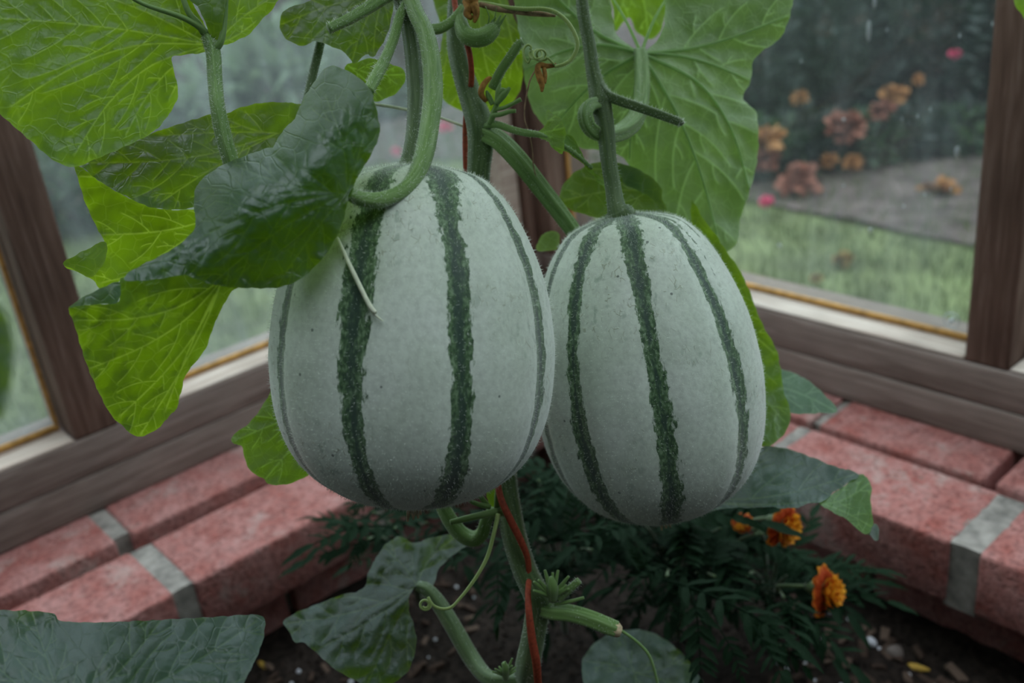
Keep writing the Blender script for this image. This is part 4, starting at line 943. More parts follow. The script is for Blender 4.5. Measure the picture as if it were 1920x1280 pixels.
# P: young leaf curling off the main stem
stalk(MV, [(908, 238, 0.568, 6), (930, 233, 0.563, 7), (960, 243, 0.560, 7), (990, 250, 0.558, 7), (1008, 252, 0.557, 6), (1040, 265, 0.558, 5), (1075, 285, 0.562, 4), (1110, 315, 0.568, 3)], 'petiole', 'petiole', 12, 0.05, 4, 4000, 0.001)
leaf(MV, [dict(out=[(1000, 250), (1015, 243), (1024, 232), (1026, 206), (1042, 216), (1054, 226), (1060, 246), (1058, 270), (1052, 290), (1030, 268)],
               ctl=[(1000, 250, 0.557), (1026, 206, 0.563), (1060, 240, 0.552), (1052, 290, 0.555)], side='under', j=(1005, 250), tips=[(1040, 218), (1056, 240), (1052, 280)], vr=1.6, tooth=1.6),
          dict(out=[(1030, 268), (1052, 288), (1058, 252), (1078, 262), (1092, 290), (1105, 310), (1122, 330), (1140, 350), (1148, 378), (1130, 350), (1112, 330), (1090, 305), (1060, 284)],
               ctl=[(1050, 285, 0.557), (1070, 258, 0.566), (1110, 315, 0.57), (1148, 378, 0.58)], side='top', bulge=0, tooth=2.0)], 'leaf_young', 5, 'small young leaf curling between the two vines')
# baby fruit, dried flower and tendrils at the top
stalk(MV, [(858, 20, 0.572, 10), (862, 30, 0.563, 12), (866, 50, 0.556, 14), (874, 66, 0.553, 16), (892, 72, 0.552, 17), (910, 68, 0.552, 17), (924, 56, 0.553, 14), (930, 48, 0.554, 9)], 'petiole', 'fruitlet', 16, 0.03, 5, 9000, 0.0012, label='tiny curled unripe fruit on the main stem')
spike(MV, [[(922, 58, 0.552, 5), (932, 42, 0.551, 3.5), (939, 28, 0.55, 1.2)], [(926, 58, 0.553, 4), (938, 44, 0.552, 3), (949, 27, 0.551, 1)], [(918, 52, 0.552, 4), (924, 40, 0.552, 3), (930, 32, 0.551, 1)], [(915, 46, 0.552, 1.6), (917, 30, 0.55, 1.2), (910, 12, 0.55, 1)], [(928, 60, 0.552, 4), (934, 50, 0.551, 2.5), (938, 44, 0.551, 1)], [(926, 40, 0.552, 1.5), (929, 26, 0.551, 1), (931, 14, 0.55, 0.8)]], 'sepal', 'petiole')
stalk(MV, [(808, 56, 0.556, 10), (826, 54, 0.557, 10), (846, 42, 0.558, 9), (860, 26, 0.56, 8), (868, 14, 0.563, 7)], 'petiole', 'petiole', 14, 0.12, 3, 3000)
spike(MV, [[(872, 2, 0.555, 6), (880, 14, 0.552, 9), (876, 26, 0.551, 7), (884, 34, 0.55, 5)], [(884, -6, 0.554, 8), (889, 12, 0.551, 9), (893, 28, 0.55, 6), (889, 42, 0.55, 3)], [(880, -20, 0.556, 12), (884, -2, 0.552, 13), (888, 12, 0.553, 8)]], 'dried_flower', 'dry', label='brown shrivelled flower')
spike(MV, [[(900, 8, 0.556, 5), (930, 16, 0.554, 6), (960, 20, 0.553, 6), (990, 24, 0.552, 6), (1020, 27, 0.552, 5), (1042, 30, 0.552, 2)]], 'dry_bract', 'dry_brown', label='thin brown withered strip')
stalk(MV, [(895, 6, 0.56, 4.5), (915, 8, 0.556, 4.5), (950, 14, 0.552, 4), (985, 17, 0.549, 4), (1020, 17, 0.547, 4), (1045, 25, 0.546, 4), (1066, 44, 0.545, 4), (1080, 70, 0.544, 4.2), (1082, 90, 0.544, 4.2), (1072, 110, 0.544, 4), (1058, 120, 0.543, 3.6), (1040, 125, 0.543, 3)], 'tendril', 'tendril', 8, 0.0, 4, 1500, 0.0008, label='long looping yellow-green tendril')
def coil():
    pts = [(1040, 122, 0.543)]
    for k in range(40):
        a = k*0.42; cx = 1019-0.45*k; pts.append((cx+10*math.cos(a+0.6), 103+10*math.sin(a+0.6)*(1 if k < 30 else 0.75), 0.540+0.003*math.sin(a*1.3)))
    pts += [(990, 118, 0.541), (982, 104, 0.541), (983, 90, 0.541), (990, 84, 0.541), (996, 88, 0.541), (994, 93, 0.541)]
    pp, rad = pxpath([(a, b, c, 2.2) for a, b, c in pts], 3); mb = MB(); tube(mb, pp, rad, 7); mb.build('coil', M['tendril'], MV)
coil()
spike(MV, [[(1042, 122, 0.545, 4), (1025, 124, 0.543, 5), (1012, 122, 0.542, 6), (1008, 130, 0.541, 6), (1012, 145, 0.541, 7), (1016, 158, 0.541, 6), (1016, 172, 0.541, 2.5)], [(1020, 128, 0.542, 4), (1022, 142, 0.541, 4), (1020, 156, 0.541, 4)]], 'dried_flower', 'dry', label='brown shrivelled flower hanging from the coiled tendril')
spike(MV, [[(1006, 128, 0.543, 1.6), (994, 150, 0.545, 1.6), (988, 175, 0.548, 1.5), (984, 200, 0.552, 1.4), (984, 225, 0.555, 1.4), (992, 250, 0.56, 1.3), (998, 280, 0.565, 1.2), (1000, 310, 0.57, 1.2), (1006, 335, 0.575, 1.0)]], 'dry_thread', 'dry_brown')
# flower cluster at the node
stalk(MV, [(924, 165, 0.562, 9), (938, 135, 0.557, 9), (956, 108, 0.553, 9), (972, 84, 0.55, 8), (980, 78, 0.549, 6)], 'petiole', 'cut_shoot', 14, 0.10, 4, 4000)
spike(MV, [[(918, 232, 0.564, 6), (926, 212, 0.56, 6), (932, 192, 0.557, 5), (934, 172, 0.556, 5), (938, 156, 0.556, 2)], [(926, 206, 0.559, 4), (945, 202, 0.556, 4), (964, 193, 0.554, 4), (977, 186, 0.553, 4.5)], [(924, 216, 0.56, 5), (940, 214, 0.557, 5), (955, 209, 0.555, 4.5), (967, 208, 0.554, 4)], [(930, 195, 0.557, 5), (944, 178, 0.555, 7), (956, 164, 0.554, 3)], [(932, 185, 0.557, 4), (942, 170, 0.555, 6), (948, 172, 0.554, 3)], [(924, 196, 0.558, 5), (916, 180, 0.557, 5), (912, 170, 0.556, 2)]], 'flower_bud', 'petiole')
spike(MV, [[(912, 190, 0.558, 4), (902, 176, 0.556, 6), (906, 160, 0.556, 6), (916, 148, 0.556, 5), (922, 146, 0.556, 2)]], 'dried_flower', 'dry')
# lower part of the main vine
spike(MV, [[(945, 958, 0.575, 10), (928, 960, 0.57, 8), (900, 966, 0.565, 7), (870, 973, 0.562, 6.5), (844, 979, 0.56, 5)]], 'cut_shoot', 'petiole')
spike(MV, [[(918, 950, 0.572, 5), (900, 946, 0.568, 5), (884, 940, 0.566, 4), (880, 936, 0.565, 2)], [(915, 948, 0.573, 5), (902, 932, 0.571, 5), (890, 918, 0.57, 4)], [(932, 955, 0.573, 6), (932, 930, 0.571, 5), (934, 905, 0.571, 4)]], 'flower_bud', 'petiole')
leaf(MV, [dict(out=[(915, 940), (914, 920), (922, 906), (934, 905), (934, 940), (925, 950)], ctl=[(915, 940, 0.575), (934, 905, 0.58), (925, 950, 0.575)], side='under')], 'leaf_young', 5)
stalk(MV, [(800, 860, 0.60, 10), (820, 925, 0.60, 11), (838, 965, 0.60, 13), (862, 998, 0.60, 14), (888, 1010, 0.598, 14), (905, 998, 0.594, 13), (912, 975, 0.59, 12), (925, 955, 0.585, 10)], 'petiole', 'petiole', 16, 0.10, 4, 2500)
def tend2():
    pp = [(934, 964, 0.568, 5), (926, 1000, 0.562, 4), (915, 1040, 0.56, 4), (900, 1070, 0.558, 3.5), (880, 1100, 0.557, 3.5), (862, 1122, 0.556, 3), (846, 1138, 0.556, 3), (828, 1141, 0.556, 3), (812, 1134, 0.556, 3), (803, 1120, 0.556, 3)]
    for k in range(18):
        a = k*0.55; r = 11-0.3*k; pp.append((797+r*math.cos(a-0.6), 1133+r*math.sin(a-0.6), 0.555+0.0006*k*0, 2.6))
    pts, rad = pxpath(pp, 5); mb = MB(); tube(mb, pts, rad, 8); mb.build('tendril', M['tendril'], MV)['label'] = 'yellow-green tendril curling at its tip below the left melon'
tend2()
def bud_cluster(x, y, t, s, name='flower_bud'):
    it = []
    for k in range(9):
        a = -1.57+(k-4)*0.30+rnd.uniform(-0.1, 0.1); L = s*rnd.uniform(0.7, 1.15)
        it.append([(x, y, t, 6*s/45), (x+math.cos(a)*L*0.5, y+math.sin(a)*L*0.5, t-0.004, 4.5*s/45), (x+math.cos(a)*L, y+math.sin(a)*L, t-0.006+rnd.uniform(-.004, .004), 2.5*s/45)])
    it.append([(x, y+5, t, 10*s/45), (x, y-s*0.4, t-0.006, 11*s/45), (x-3, y-s*0.8, t-0.008, 4)])
    spike(MV, it, name, 'petiole')
bud_cluster(1036, 1118, 0.572, 46); bud_cluster(948, 1266, 0.595, 30)
stalk(MV, [(1048, 1122, 0.572, 8), (1070, 1102, 0.568, 8), (1086, 1088, 0.566, 7)], 'petiole', 'cut_shoot', 12, 0.1, 4)
spike(MV, [[(1040, 1132, 0.574, 4), (1065, 1128, 0.571, 4), (1095, 1120, 0.569, 3)]], 'flower_bud', 'petiole')
stalk(MV, [(1010, 1140, 0.585, 12), (1035, 1146, 0.58, 15), (1070, 1150, 0.577, 15), (1105, 1160, 0.575, 15), (1135, 1172, 0.574, 15), (1156, 1180, 0.573, 14)], 'petiole', 'cut_shoot', 18, 0.16, 5, 4000, label='thick cut shoot stub with a brown end at the bottom')
spike(MV, [[(1150, 1177, 0.5735, 13), (1158, 1181, 0.573, 14), (1164, 1183, 0.573, 10)]], 'cut_end', 'dry_pale')
spike(MV, [[(1060, 1140, 0.58, 3), (1120, 1158, 0.578, 3), (1165, 1182, 0.577, 3), (1200, 1208, 0.578, 3), (1220, 1235, 0.58, 3), (1234, 1285, 0.585, 3)]], 'tendril', 'petiole')
stalk(MV, [(985, 1275, 0.61, 12), (950, 1276, 0.615, 13), (915, 1270, 0.622, 13), (885, 1235, 0.635, 14), (850, 1175, 0.645, 14), (822, 1130, 0.652, 13), (800, 1105, 0.655, 11), (782, 1098, 0.656, 8)], 'stem', 'petiole', 16, 0.14, 4, 2500)
# N: lower leaf near the soil
leaf(MV, [dict(out=[(531, 1165), (560, 1146), (600, 1130), (640, 1115), (680, 1104), (690, 1075), (702, 1050), (722, 1022), (745, 1006), (762, 1010), (776, 1018), (800, 1010), (840, 1002), (880, 1000), (878, 1020), (858, 1034), (838, 1050), (822, 1068), (812, 1100), (800, 1106), (782, 1098), (770, 1112), (766, 1140), (774, 1165), (781, 1200), (776, 1230), (765, 1258), (740, 1278), (700, 1290), (660, 1272), (625, 1252), (590, 1220), (570, 1205), (553, 1203), (540, 1180)],
               ctl=[(531, 1165, 0.645), (640, 1115, 0.665), (745, 1006, 0.69), (880, 1000, 0.70), (812, 1090, 0.665), (782, 1098, 0.655), (781, 1200, 0.632), (700, 1290, 0.62), (590, 1220, 0.632), (680, 1160, 0.640), (745, 1060, 0.672), (850, 1030, 0.688)],
               side='top', j=(782, 1099), tips=[(540, 1168, -0.05), (600, 1215, -0.03), (690, 1280, 0.02), (765, 1245, 0.06), (725, 1030, 0.05), (850, 1010, -0.1)], wav=0.004, wfreq=0.03, bulge=0.0035, bs=16)], 'leaf', 6, 'three-lobed green leaf low over the soil under the left melon')
# L: lime leaf behind the left melon
leaf(MV, [dict(out=[(528, 695), (512, 725), (500, 748), (482, 775), (462, 798), (440, 812), (434, 824), (440, 832), (455, 838), (458, 858), (472, 885), (496, 897), (500, 906), (530, 909), (560, 900), (592, 880), (640, 840), (640, 760), (580, 700)],
               ctl=[(528, 695, 0.60), (436, 822, 0.58), (520, 908, 0.585), (640, 800, 0.60)], side='under', j=(640, 770), tips=[(450, 822, 0.05), (500, 895, 0.05), (510, 740)], wav=0.002)], 'leaf_young', 6, 'lime green toothed leaf peeking out left of the left melon')
leaf(MV, [dict(out=[(1090, 1250), (1110, 1210), (1150, 1186), (1200, 1180), (1250, 1200), (1300, 1250), (1320, 1310), (1200, 1330), (1110, 1300)],
               ctl=[(1090, 1250, 0.70), (1200, 1180, 0.74), (1320, 1300, 0.72), (1150, 1310, 0.68)], side='top', j=(1190, 1260), tips=[(1100, 1240), (1170, 1190), (1290, 1230), (1200, 1320), (1310, 1300)], wav=0.005)], 'leaf', 7, 'shaded dark leaf at the bottom beneath the cut shoot')
leaf(MV, [dict(out=[(1008, 470), (1010, 450), (1020, 438), (1036, 432), (1048, 440), (1046, 465)], ctl=[(1008, 470, 0.66), (1030, 432, 0.67), (1046, 465, 0.66)], side='under')], 'leaf_young', 5)
spike(MV, [[(700, 195, 0.60, 3), (750, 203, 0.60, 3), (810, 216, 0.60, 2.8), (868, 236, 0.60, 2.6)]], 'tendril', 'straw_white')

# ---- right vine
RV = empty('melon_vine', P(1085, -70, 0.585)); tag(RV, 'bristly vine on the right holding the right melon and the large veined leaf', 'vine')
stalk(RV, [(1085, -75, 0.59, 11), (1090, -20, 0.588, 11), (1095, 30, 0.585, 11.5), (1105, 80, 0.582, 12), (1112, 130, 0.579, 13), (1120, 165, 0.577, 16), (1126, 190, 0.575, 20), (1128, 206, 0.575, 17)], 'stem', 'stem', 18, 0.08, 5, 9000, 0.002)
stalk(RV, [(1124, 160, 0.576, 9), (1138, 178, 0.573, 10), (1160, 188, 0.57, 10), (1195, 200, 0.565, 9.5), (1235, 214, 0.56, 9), (1272, 228, 0.556, 8), (1279, 233, 0.555, 4)], 'stem', 'cut_shoot', 14, 0.14, 4, 11000, 0.0017, label='short bristly shoot pointing right above the right melon')
stalk(RV, [(1122, 196, 0.573, 13), (1104, 200, 0.568, 13), (1097, 215, 0.565, 12), (1102, 235, 0.566, 12), (1118, 250, 0.572, 13), (1140, 254, 0.586, 13), (1165, 247, 0.60, 14), (1188, 228, 0.612, 15), (1200, 200, 0.622, 15), (1204, 160, 0.635, 15), (1203, 120, 0.648, 14), (1200, 98, 0.655, 12)], 'petiole', 'petiole', 20, 0.22, 4, 3500, label='grooved leaf stalk looping round behind the vine')
# H: large veined underside
leaf(RV, [dict(out=[(1196, 100), (1180, 84), (1160, 70), (1150, 40), (1140, -20), (1120, -80), (1000, -80), (962, -40), (968, 30), (978, 90), (984, 150), (996, 200), (1020, 235), (1060, 262), (1090, 278), (1110, 280), (1160, 290), (1180, 310), (1215, 345), (1245, 392), (1270, 440), (1310, 470), (1340, 475), (1368, 470), (1384, 448), (1388, 410), (1402, 370), (1415, 325), (1422, 275), (1420, 220), (1413, 203), (1396, 190), (1394, 178), (1408, 150), (1412, 115), (1432, 94), (1462, 72), (1478, 40), (1488, -5), (1492, -60), (1400, -90), (1280, -80), (1250, -20), (1246, 40), (1236, 70), (1215, 92)],
               ctl=[(1198, 100, 0.656), (1150, 40, 0.662), (1000, -60, 0.645), (968, 40, 0.65), (990, 180, 0.662), (1090, 278, 0.69), (1200, 330, 0.705), (1300, 465, 0.735), (1370, 468, 0.735), (1415, 325, 0.715), (1400, 180, 0.69), (1488, -20, 0.66), (1280, -70, 0.65), (1240, 60, 0.66), (1300, 230, 0.683), (1100, 130, 0.658), (1340, 60, 0.668)],
               side='under', j=(1202, 100), tips=[(985, 130, 0.12), (1000, -60, -0.08), (1110, -60, 0.03), (1040, 235, 0.06), (1180, 300, 0.02), (1350, 465, -0.05), (1405, 355, -0.15), (1405, 150, -0.06), (1475, 30, 0.05), (1300, -70, -0.05)], wav=0.005, wfreq=0.014, bulge=0.0035, bs=18, vr=3.6, dens=0.85, tubes=True, vw=2.6)], 'leaf_pale', 7.5, 'large pale leaf underside with raised veins above the right melon')
leaf(RV, [dict(out=[(1140, -60), (1150, 20), (1152, 58), (1166, 46), (1180, 32), (1192, 58), (1214, 72), (1234, 66), (1246, 30), (1256, -60)],
               ctl=[(1140, -50, 0.76), (1160, 55, 0.77), (1230, 70, 0.77), (1250, -50, 0.76)], side='under', j=(1180, -60), tips=[(1155, 40), (1215, 66)], wav=0.001)], 'leaf_young', 6, 'lime leaf seen through the notch of the large veined leaf')
# Q: leaf just behind the right melon's stalk
leaf(RV, [dict(out=[(1048, 384), (1050, 362), (1062, 338), (1085, 318), (1120, 304), (1160, 306), (1200, 320), (1236, 345), (1242, 372), (1246, 400), (1180, 420), (1090, 400), (1060, 388)],
               ctl=[(1048, 384, 0.65), (1085, 318, 0.655), (1160, 306, 0.65), (1240, 360, 0.64), (1180, 400, 0.64)], side='under', j=(1235, 360), tips=[(1060, 375, 0.05), (1100, 315, 0.08)], wav=0.002),
          dict(out=[(1158, 310), (1185, 312), (1215, 328), (1237, 347), (1241, 372), (1245, 392), (1222, 372), (1195, 356), (1172, 345)],
               ctl=[(1158, 310, 0.646), (1215, 328, 0.634), (1243, 390, 0.632), (1172, 345, 0.64)], side='top', bulge=0, wav=0.001)], 'leaf', 6, 'small dark and lime leaf behind the stalk of the right melon')
# I: leaf behind the right melon reaching down its right side, and its pale tip
leaf(RV, [dict(out=[(1296, 378), (1304, 384), (1320, 412), (1342, 440), (1362, 470), (1388, 508), (1405, 545), (1420, 585), (1432, 612), (1448, 640), (1458, 662), (1465, 700), (1470, 735), (1482, 770), (1478, 800), (1462, 822), (1440, 836), (1405, 830), (1360, 780), (1330, 640), (1300, 480)],
               ctl=[(1296, 378, 0.645), (1388, 508, 0.66), (1458, 662, 0.675), (1482, 770, 0.67), (1440, 836, 0.66), (1340, 640, 0.695)], side='under', j=(1330, 520), tips=[(1450, 660, 0.05), (1470, 790, 0.08), (1430, 825, 0.06)], wav=0.003)], 'leaf', 7, 'green leaf hugging the right side of the right melon')
leaf(RV, [dict(out=[(1440, 690), (1466, 692), (1495, 702), (1522, 718), (1548, 742), (1567, 762), (1568, 773), (1540, 774), (1505, 776), (1470, 770), (1440, 740)],
               ctl=[(1440, 700, 0.74), (1520, 716, 0.755), (1568, 770, 0.72), (1480, 775, 0.69)], side='top', j=(1430, 720), tips=[(1562, 768, -0.05)], wav=0.001)], 'leaf_pale', 6, 'pale bluish leaf tip right of the right melon')
# K: leaf below the right melon with turned-up tip
leaf(RV, [dict(out=[(1250, 940), (1290, 900), (1360, 868), (1400, 840), (1440, 836), (1480, 842), (1520, 856), (1560, 872), (1611, 888), (1590, 905), (1560, 926), (1540, 942), (1520, 942), (1500, 950), (1470, 953), (1440, 950), (1410, 952), (1370, 952), (1330, 958), (1280, 966)],
               ctl=[(1250, 940, 0.68), (1440, 836, 0.69), (1611, 888, 0.665), (1540, 942, 0.625), (1410, 952, 0.635), (1280, 966, 0.66), (1480, 890, 0.655)], side='top', j=(1290, 930), tips=[(1600, 890, 0.06), (1530, 940, 0.04), (1440, 842, 0.05), (1410, 948)], wav=0.003, bulge=0.0028),
          dict(out=[(1536, 942), (1560, 926), (1590, 905), (1611, 889), (1625, 895), (1634, 912), (1633, 940), (1637, 975), (1636, 990), (1628, 1000), (1612, 996), (1590, 975), (1565, 962)],
               ctl=[(1536, 942, 0.626), (1611, 888, 0.664), (1636, 920, 0.66), (1635, 990, 0.64), (1580, 965, 0.625)], side='under', j=(1545, 945), tips=[(1630, 985), (1630, 905)], wav=0.001),
          dict(out=[(1620, 998), (1634, 988), (1640, 980), (1648, 992), (1647, 1012), (1640, 1012), (1632, 1004)],
               ctl=[(1620, 998, 0.638), (1640, 980, 0.642), (1647, 1012, 0.634)], side='top', bulge=0)], 'leaf', 6, 'dark leaf with a turned-up green tip below the right melon')
leaf(RV, [dict(out=[(1900, -30), (1902, 5), (1912, 22), (1930, 35), (1960, -30)], ctl=[(1900, -30, 0.70), (1912, 22, 0.70), (1960, -30, 0.69)], side='under')], 'leaf_young', 6)

stalk(RV, [(1330, 520, 0.692, 9), (1270, 560, 0.682, 10), (1180, 540, 0.67, 10), (1110, 480, 0.645, 10), (1072, 432, 0.613, 10)], 'petiole', 'petiole', 10, 0.1, 4, 0)
stalk(RV, [(1292, 932, 0.668, 9), (1230, 820, 0.69, 10), (1100, 730, 0.67, 10), (990, 715, 0.62, 10), (938, 715, 0.593, 10)], 'petiole', 'petiole', 10, 0.1, 4, 0)
stalk(RV, [(1432, 722, 0.738, 8), (1340, 760, 0.715, 9), (1230, 800, 0.69, 9), (1180, 780, 0.683, 9)], 'petiole', 'petiole', 10, 0.1, 4, 0)
# ---- the vines climb on above the picture; unseen leaves added to shade the bed
def melon_leaf_mesh(k):
    rs = random.Random(300+k); nr_, na = 10, 60; v = []; uv = []
    for i in range(nr_+1):
        for a_ in range(na):
            th = -math.pi+2*math.pi*a_/na; lob = 0.82+0.13*math.cos(5*th+0.2*math.sin(th))+0.03*math.sin(17*th+k)
            lob *= 1-0.62*math.exp(-((abs(th)-math.pi)/0.30)**2)
            r = 0.105*lob*i/nr_; x, y = r*math.cos(th)+0.02, r*math.sin(th)
            z = 0.012*math.sin(3*th+k)*(i/nr_)**2-0.03*(i/nr_)**2+0.004*noise.noise(Vector((x*40, y*40, k)))
            v.append((x, y, z)); uv.append((x, y))
    f = [(i*na+a_, (i+1)*na+a_, (i+1)*na+(a_+1) % na, i*na+(a_+1) % na) for i in range(nr_) for a_ in range(na)]
    o = MB().add(v, f, 0, uv).build('leaf', M['leaf'], None, at=(0, 0, 0)); me = o.data; bpy.data.objects.remove(o); return me
MLM = [melon_leaf_mesh(k) for k in range(3)]
def climb(vine, start, top, n, seed, r0):
    rs = random.Random(seed); st = np.array(start); tp = np.array(top)
    pts = catmull([st, st*0.66+tp*0.34+np.array([0.02, 0.01, 0]), st*0.33+tp*0.67+np.array([-0.015, 0.02, 0]), tp], 8)
    mb = MB(); tube(mb, pts, np.linspace(r0, r0*0.7, len(pts)), 12, 0.08, 5); mb.build('stem', M['stem'], vine)
    for k in range(n):
        i = int((0.12+0.86*(k+0.5)/n)*(len(pts)-1)); p = pts[i]; a = k*2.399+seed; d = np.array([math.cos(a), math.sin(a), 0])
        L = rs.uniform(0.10, 0.19); e = p+d*L+np.array([0, 0, rs.uniform(0.03, 0.07)])
        if e[2] < 0.66: e[2] = 0.66+rs.uniform(0, 0.04)
        pm = MB(); tube(pm, catmull([p, p*0.5+e*0.5+np.array([0, 0, 0.015]), e], 6), np.linspace(0.0036, 0.0028, 13), 8, 0.1, 4); pm.build('petiole', M['petiole'], vine)
        put_leaf(vine, MLM[k % 3], e, d+np.array([0, 0, rs.uniform(-0.5, -0.1)]), (rs.uniform(-.3, .3), rs.uniform(-.3, .3), 1), rs.uniform(0.85, 1.2))
climb(LV, P(752, -74, 0.522), (-0.36, -0.40, 1.45), 8, 2, 0.0055)
climb(MV, P(858, -79, 0.585), (-0.45, -0.50, 1.5), 9, 5, 0.0052)
climb(RV, P(1085, -74, 0.59), (-0.52, -0.42, 1.45), 9, 8, 0.0036)

# ---- leaves of other plants in the foreground
def fore(label, patches, stem, mat='leaf'):
    o = empty('melon_leaf', P(*stem[-1][:3])); tag(o, label, 'leaf'); leaf(o, patches, mat, 7, name='blade')
    stalk(o, stem, 'petiole', 'petiole', 12, 0.1, 4, 0); return o
fore('large grey-green leaf across the bottom left corner', [dict(out=[(-60, 1136), (0, 1143), (60, 1145), (100, 1150), (116, 1164), (180, 1166), (250, 1164), (330, 1160), (420, 1155), (480, 1152), (496, 1160), (494, 1195), (482, 1230), (466, 1262), (445, 1300), (400, 1340), (200, 1360), (-60, 1340)],
     ctl=[(-60, 1136, 0.45), (116, 1164, 0.45), (300, 1160, 0.455), (490, 1155, 0.455), (466, 1262, 0.42), (300, 1340, 0.40), (-60, 1340, 0.40), (200, 1220, 0.425)], side='top', j=(120, 1340), tips=[(480, 1165, 0.05), (300, 1165, 0.05), (60, 1150), (-50, 1200), (460, 1270)], wav=0.003, wfreq=0.018, bulge=0.0022)],
     [(120, 1345, 0.40, 9), (130, 1400, 0.42, 9), (150, 1480, 0.45, 9)])
fore('blurred dark leaf edge very close at the left picture edge', [dict(out=[(-120, 540), (-30, 560), (5, 580), (22, 620), (26, 680), (16, 740), (-10, 790), (-120, 800)],
     ctl=[(-120, 540, 0.235), (5, 580, 0.225), (26, 680, 0.222), (-10, 790, 0.225), (-120, 800, 0.24)], side='top', wav=0.002)], [(-115, 780, 0.238, 10), (-150, 900, 0.25, 10), (-160, 1100, 0.27, 10)])

# ---- red string and the bleached tendril on the melon
def string_obj():
    a = [(848, -60, 0.566, 5), (852, 0, 0.565, 5), (858, 30, 0.56, 5), (872, 70, 0.558, 5), (882, 110, 0.558, 4.5), (884, 150, 0.566, 4.5), (878, 190, 0.582, 4.5), (873, 230, 0.592, 4.5), (873, 300, 0.594, 4.5), (880, 420, 0.60, 4.5), (900, 600, 0.602, 4.5), (922, 800, 0.595, 4.5), (930, 880, 0.575, 5), (938, 930, 0.568, 5.5), (955, 970, 0.566, 6), (975, 1010, 0.569, 6), (989, 1045, 0.574, 5), (992, 1080, 0.58, 5), (990, 1110, 0.572, 5), (992, 1150, 0.568, 6), (998, 1200, 0.572, 7), (1006, 1245, 0.58, 7), (1010, 1300, 0.60, 6)]
    pts, rad = pxpath(a, 6); e = pts[-1]; r = org(MV)+np.array([0.015, 0.015, 0.004])
    pts = np.vstack([pts, catmull([e, e*0.6+r*0.4, r], 5)[1:]]); rad = np.r_[rad, np.full(len(pts)-len(rad), rad[-1])]
    mb = MB(); tube(mb, pts, rad*0.95, 10, 0.22, 2)
    tag(mb.build('string', M['string']), 'red garden string wound along the main vine', 'string')
string_obj()
pp = []
for x, y, r in ((632, 446, 4), (640, 462, 4), (652, 488, 4.5), (665, 515, 5), (677, 540, 5), (688, 562, 5), (697, 578, 5.5), (705, 586, 4)):
    pp.append((x, y, (front(bvh1, x, y, 0.004) or 0.45), r))
pts, rad = pxpath(pp, 5); mb = MB(); tube(mb, pts, rad*0.9, 8, 0.1, 3)
pts2, rad2 = pxpath([(x, y, front(bvh1, x, y, 0.003) or 0.45, r) for x, y, r in ((692, 572, 3), (700, 586, 3), (708, 594, 2), (719, 602, 1))], 4); tube(mb, pts2, rad2, 6)
tag(mb.build('dry_tendril', M['straw_white']), 'bleached dry tendril stuck on the rind of the left melon', 'tendril')

# ------------------------------------------------------------------ marigolds under the melons
def pinnate_mesh(name, seed, pairs, L, lw, ll, droop, serr=True):
    rs = random.Random(seed); mb = MB(); sp = []
    for k in range(15):
        s = k/14; sp.append(np.array([s*L, 0.06*L*math.sin(s*2.2+seed), -droop*L*s*s+0.12*L*s]))
    sp = np.array(sp); tube(mb, sp, np.linspace(0.0010, 0.0004, 15), 5)
    def leaflet(b, d, up, ln, w):
        d = d/np.linalg.norm(d); sd = np.cross(up, d); sd /= np.linalg.norm(sd); n = 6; v = []
        for i in range(n+1):
            s = i/n; ww = w*math.sin(math.pi*min(1, s*0.93+0.05))**0.8*(1-0.35*s)
            if serr and 0 < i < n: ww *= 1+(0.10 if i % 2 else -0.08)
            c = b+d*ln*s-up*(ln*0.22*s*s)*rs.uniform(0.7, 1.3)
            v += [c-sd*ww+up*ww*0.25, c, c+sd*ww+up*ww*0.25]
        f = []
        for i in range(n):
            for k in (0, 1): f.append((3*i+k, 3*i+k+1, 3*i+k+4, 3*i+k+3))
        mb.add(v, f, 0, uv=np.array(v)[:, :2])
    up = np.array([0, 0, 1.0])
    for k in range(pairs):
        s = 0.22+0.70*k/(pairs-1); i = int(s*14); b = sp[i]; sc = math.sin(math.pi*(0.25+0.6*s))**0.7
        for sd in (-1, 1):
            a = sd*math.radians(58-18*s+rs.uniform(-8, 8)); d = np.array([math.cos(a), math.sin(a), rs.uniform(-0.15, 0.2)])
            leaflet(b, d, up+np.array([0, 0.25*sd, 0]), ll*sc*rs.uniform(0.85, 1.1), lw*sc)
    leaflet(sp[-1], sp[-1]-sp[-2], up, ll*1.05, lw*1.05)
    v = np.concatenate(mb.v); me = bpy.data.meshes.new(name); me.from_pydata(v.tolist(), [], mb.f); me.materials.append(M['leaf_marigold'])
    me.polygons.foreach_set('use_smooth', [True]*len(mb.f)); ul = me.uv_layers.new(name='UVMap')
    li = np.empty(len(me.loops), int); me.loops.foreach_get('vertex_index', li); ul.data.foreach_set('uv', np.concatenate(mb.uv)[li].ravel())
    me.attributes.new('mark', 'FLOAT', 'POINT'); return me
PIN = [pinnate_mesh('marigold_leaf', 40+k, 5+k % 3, 0.062+0.008*(k % 4), 0.0034+0.0004*(k % 3), 0.022+0.003*(k % 2), 0.25+0.1*(k % 3)) for k in range(6)]
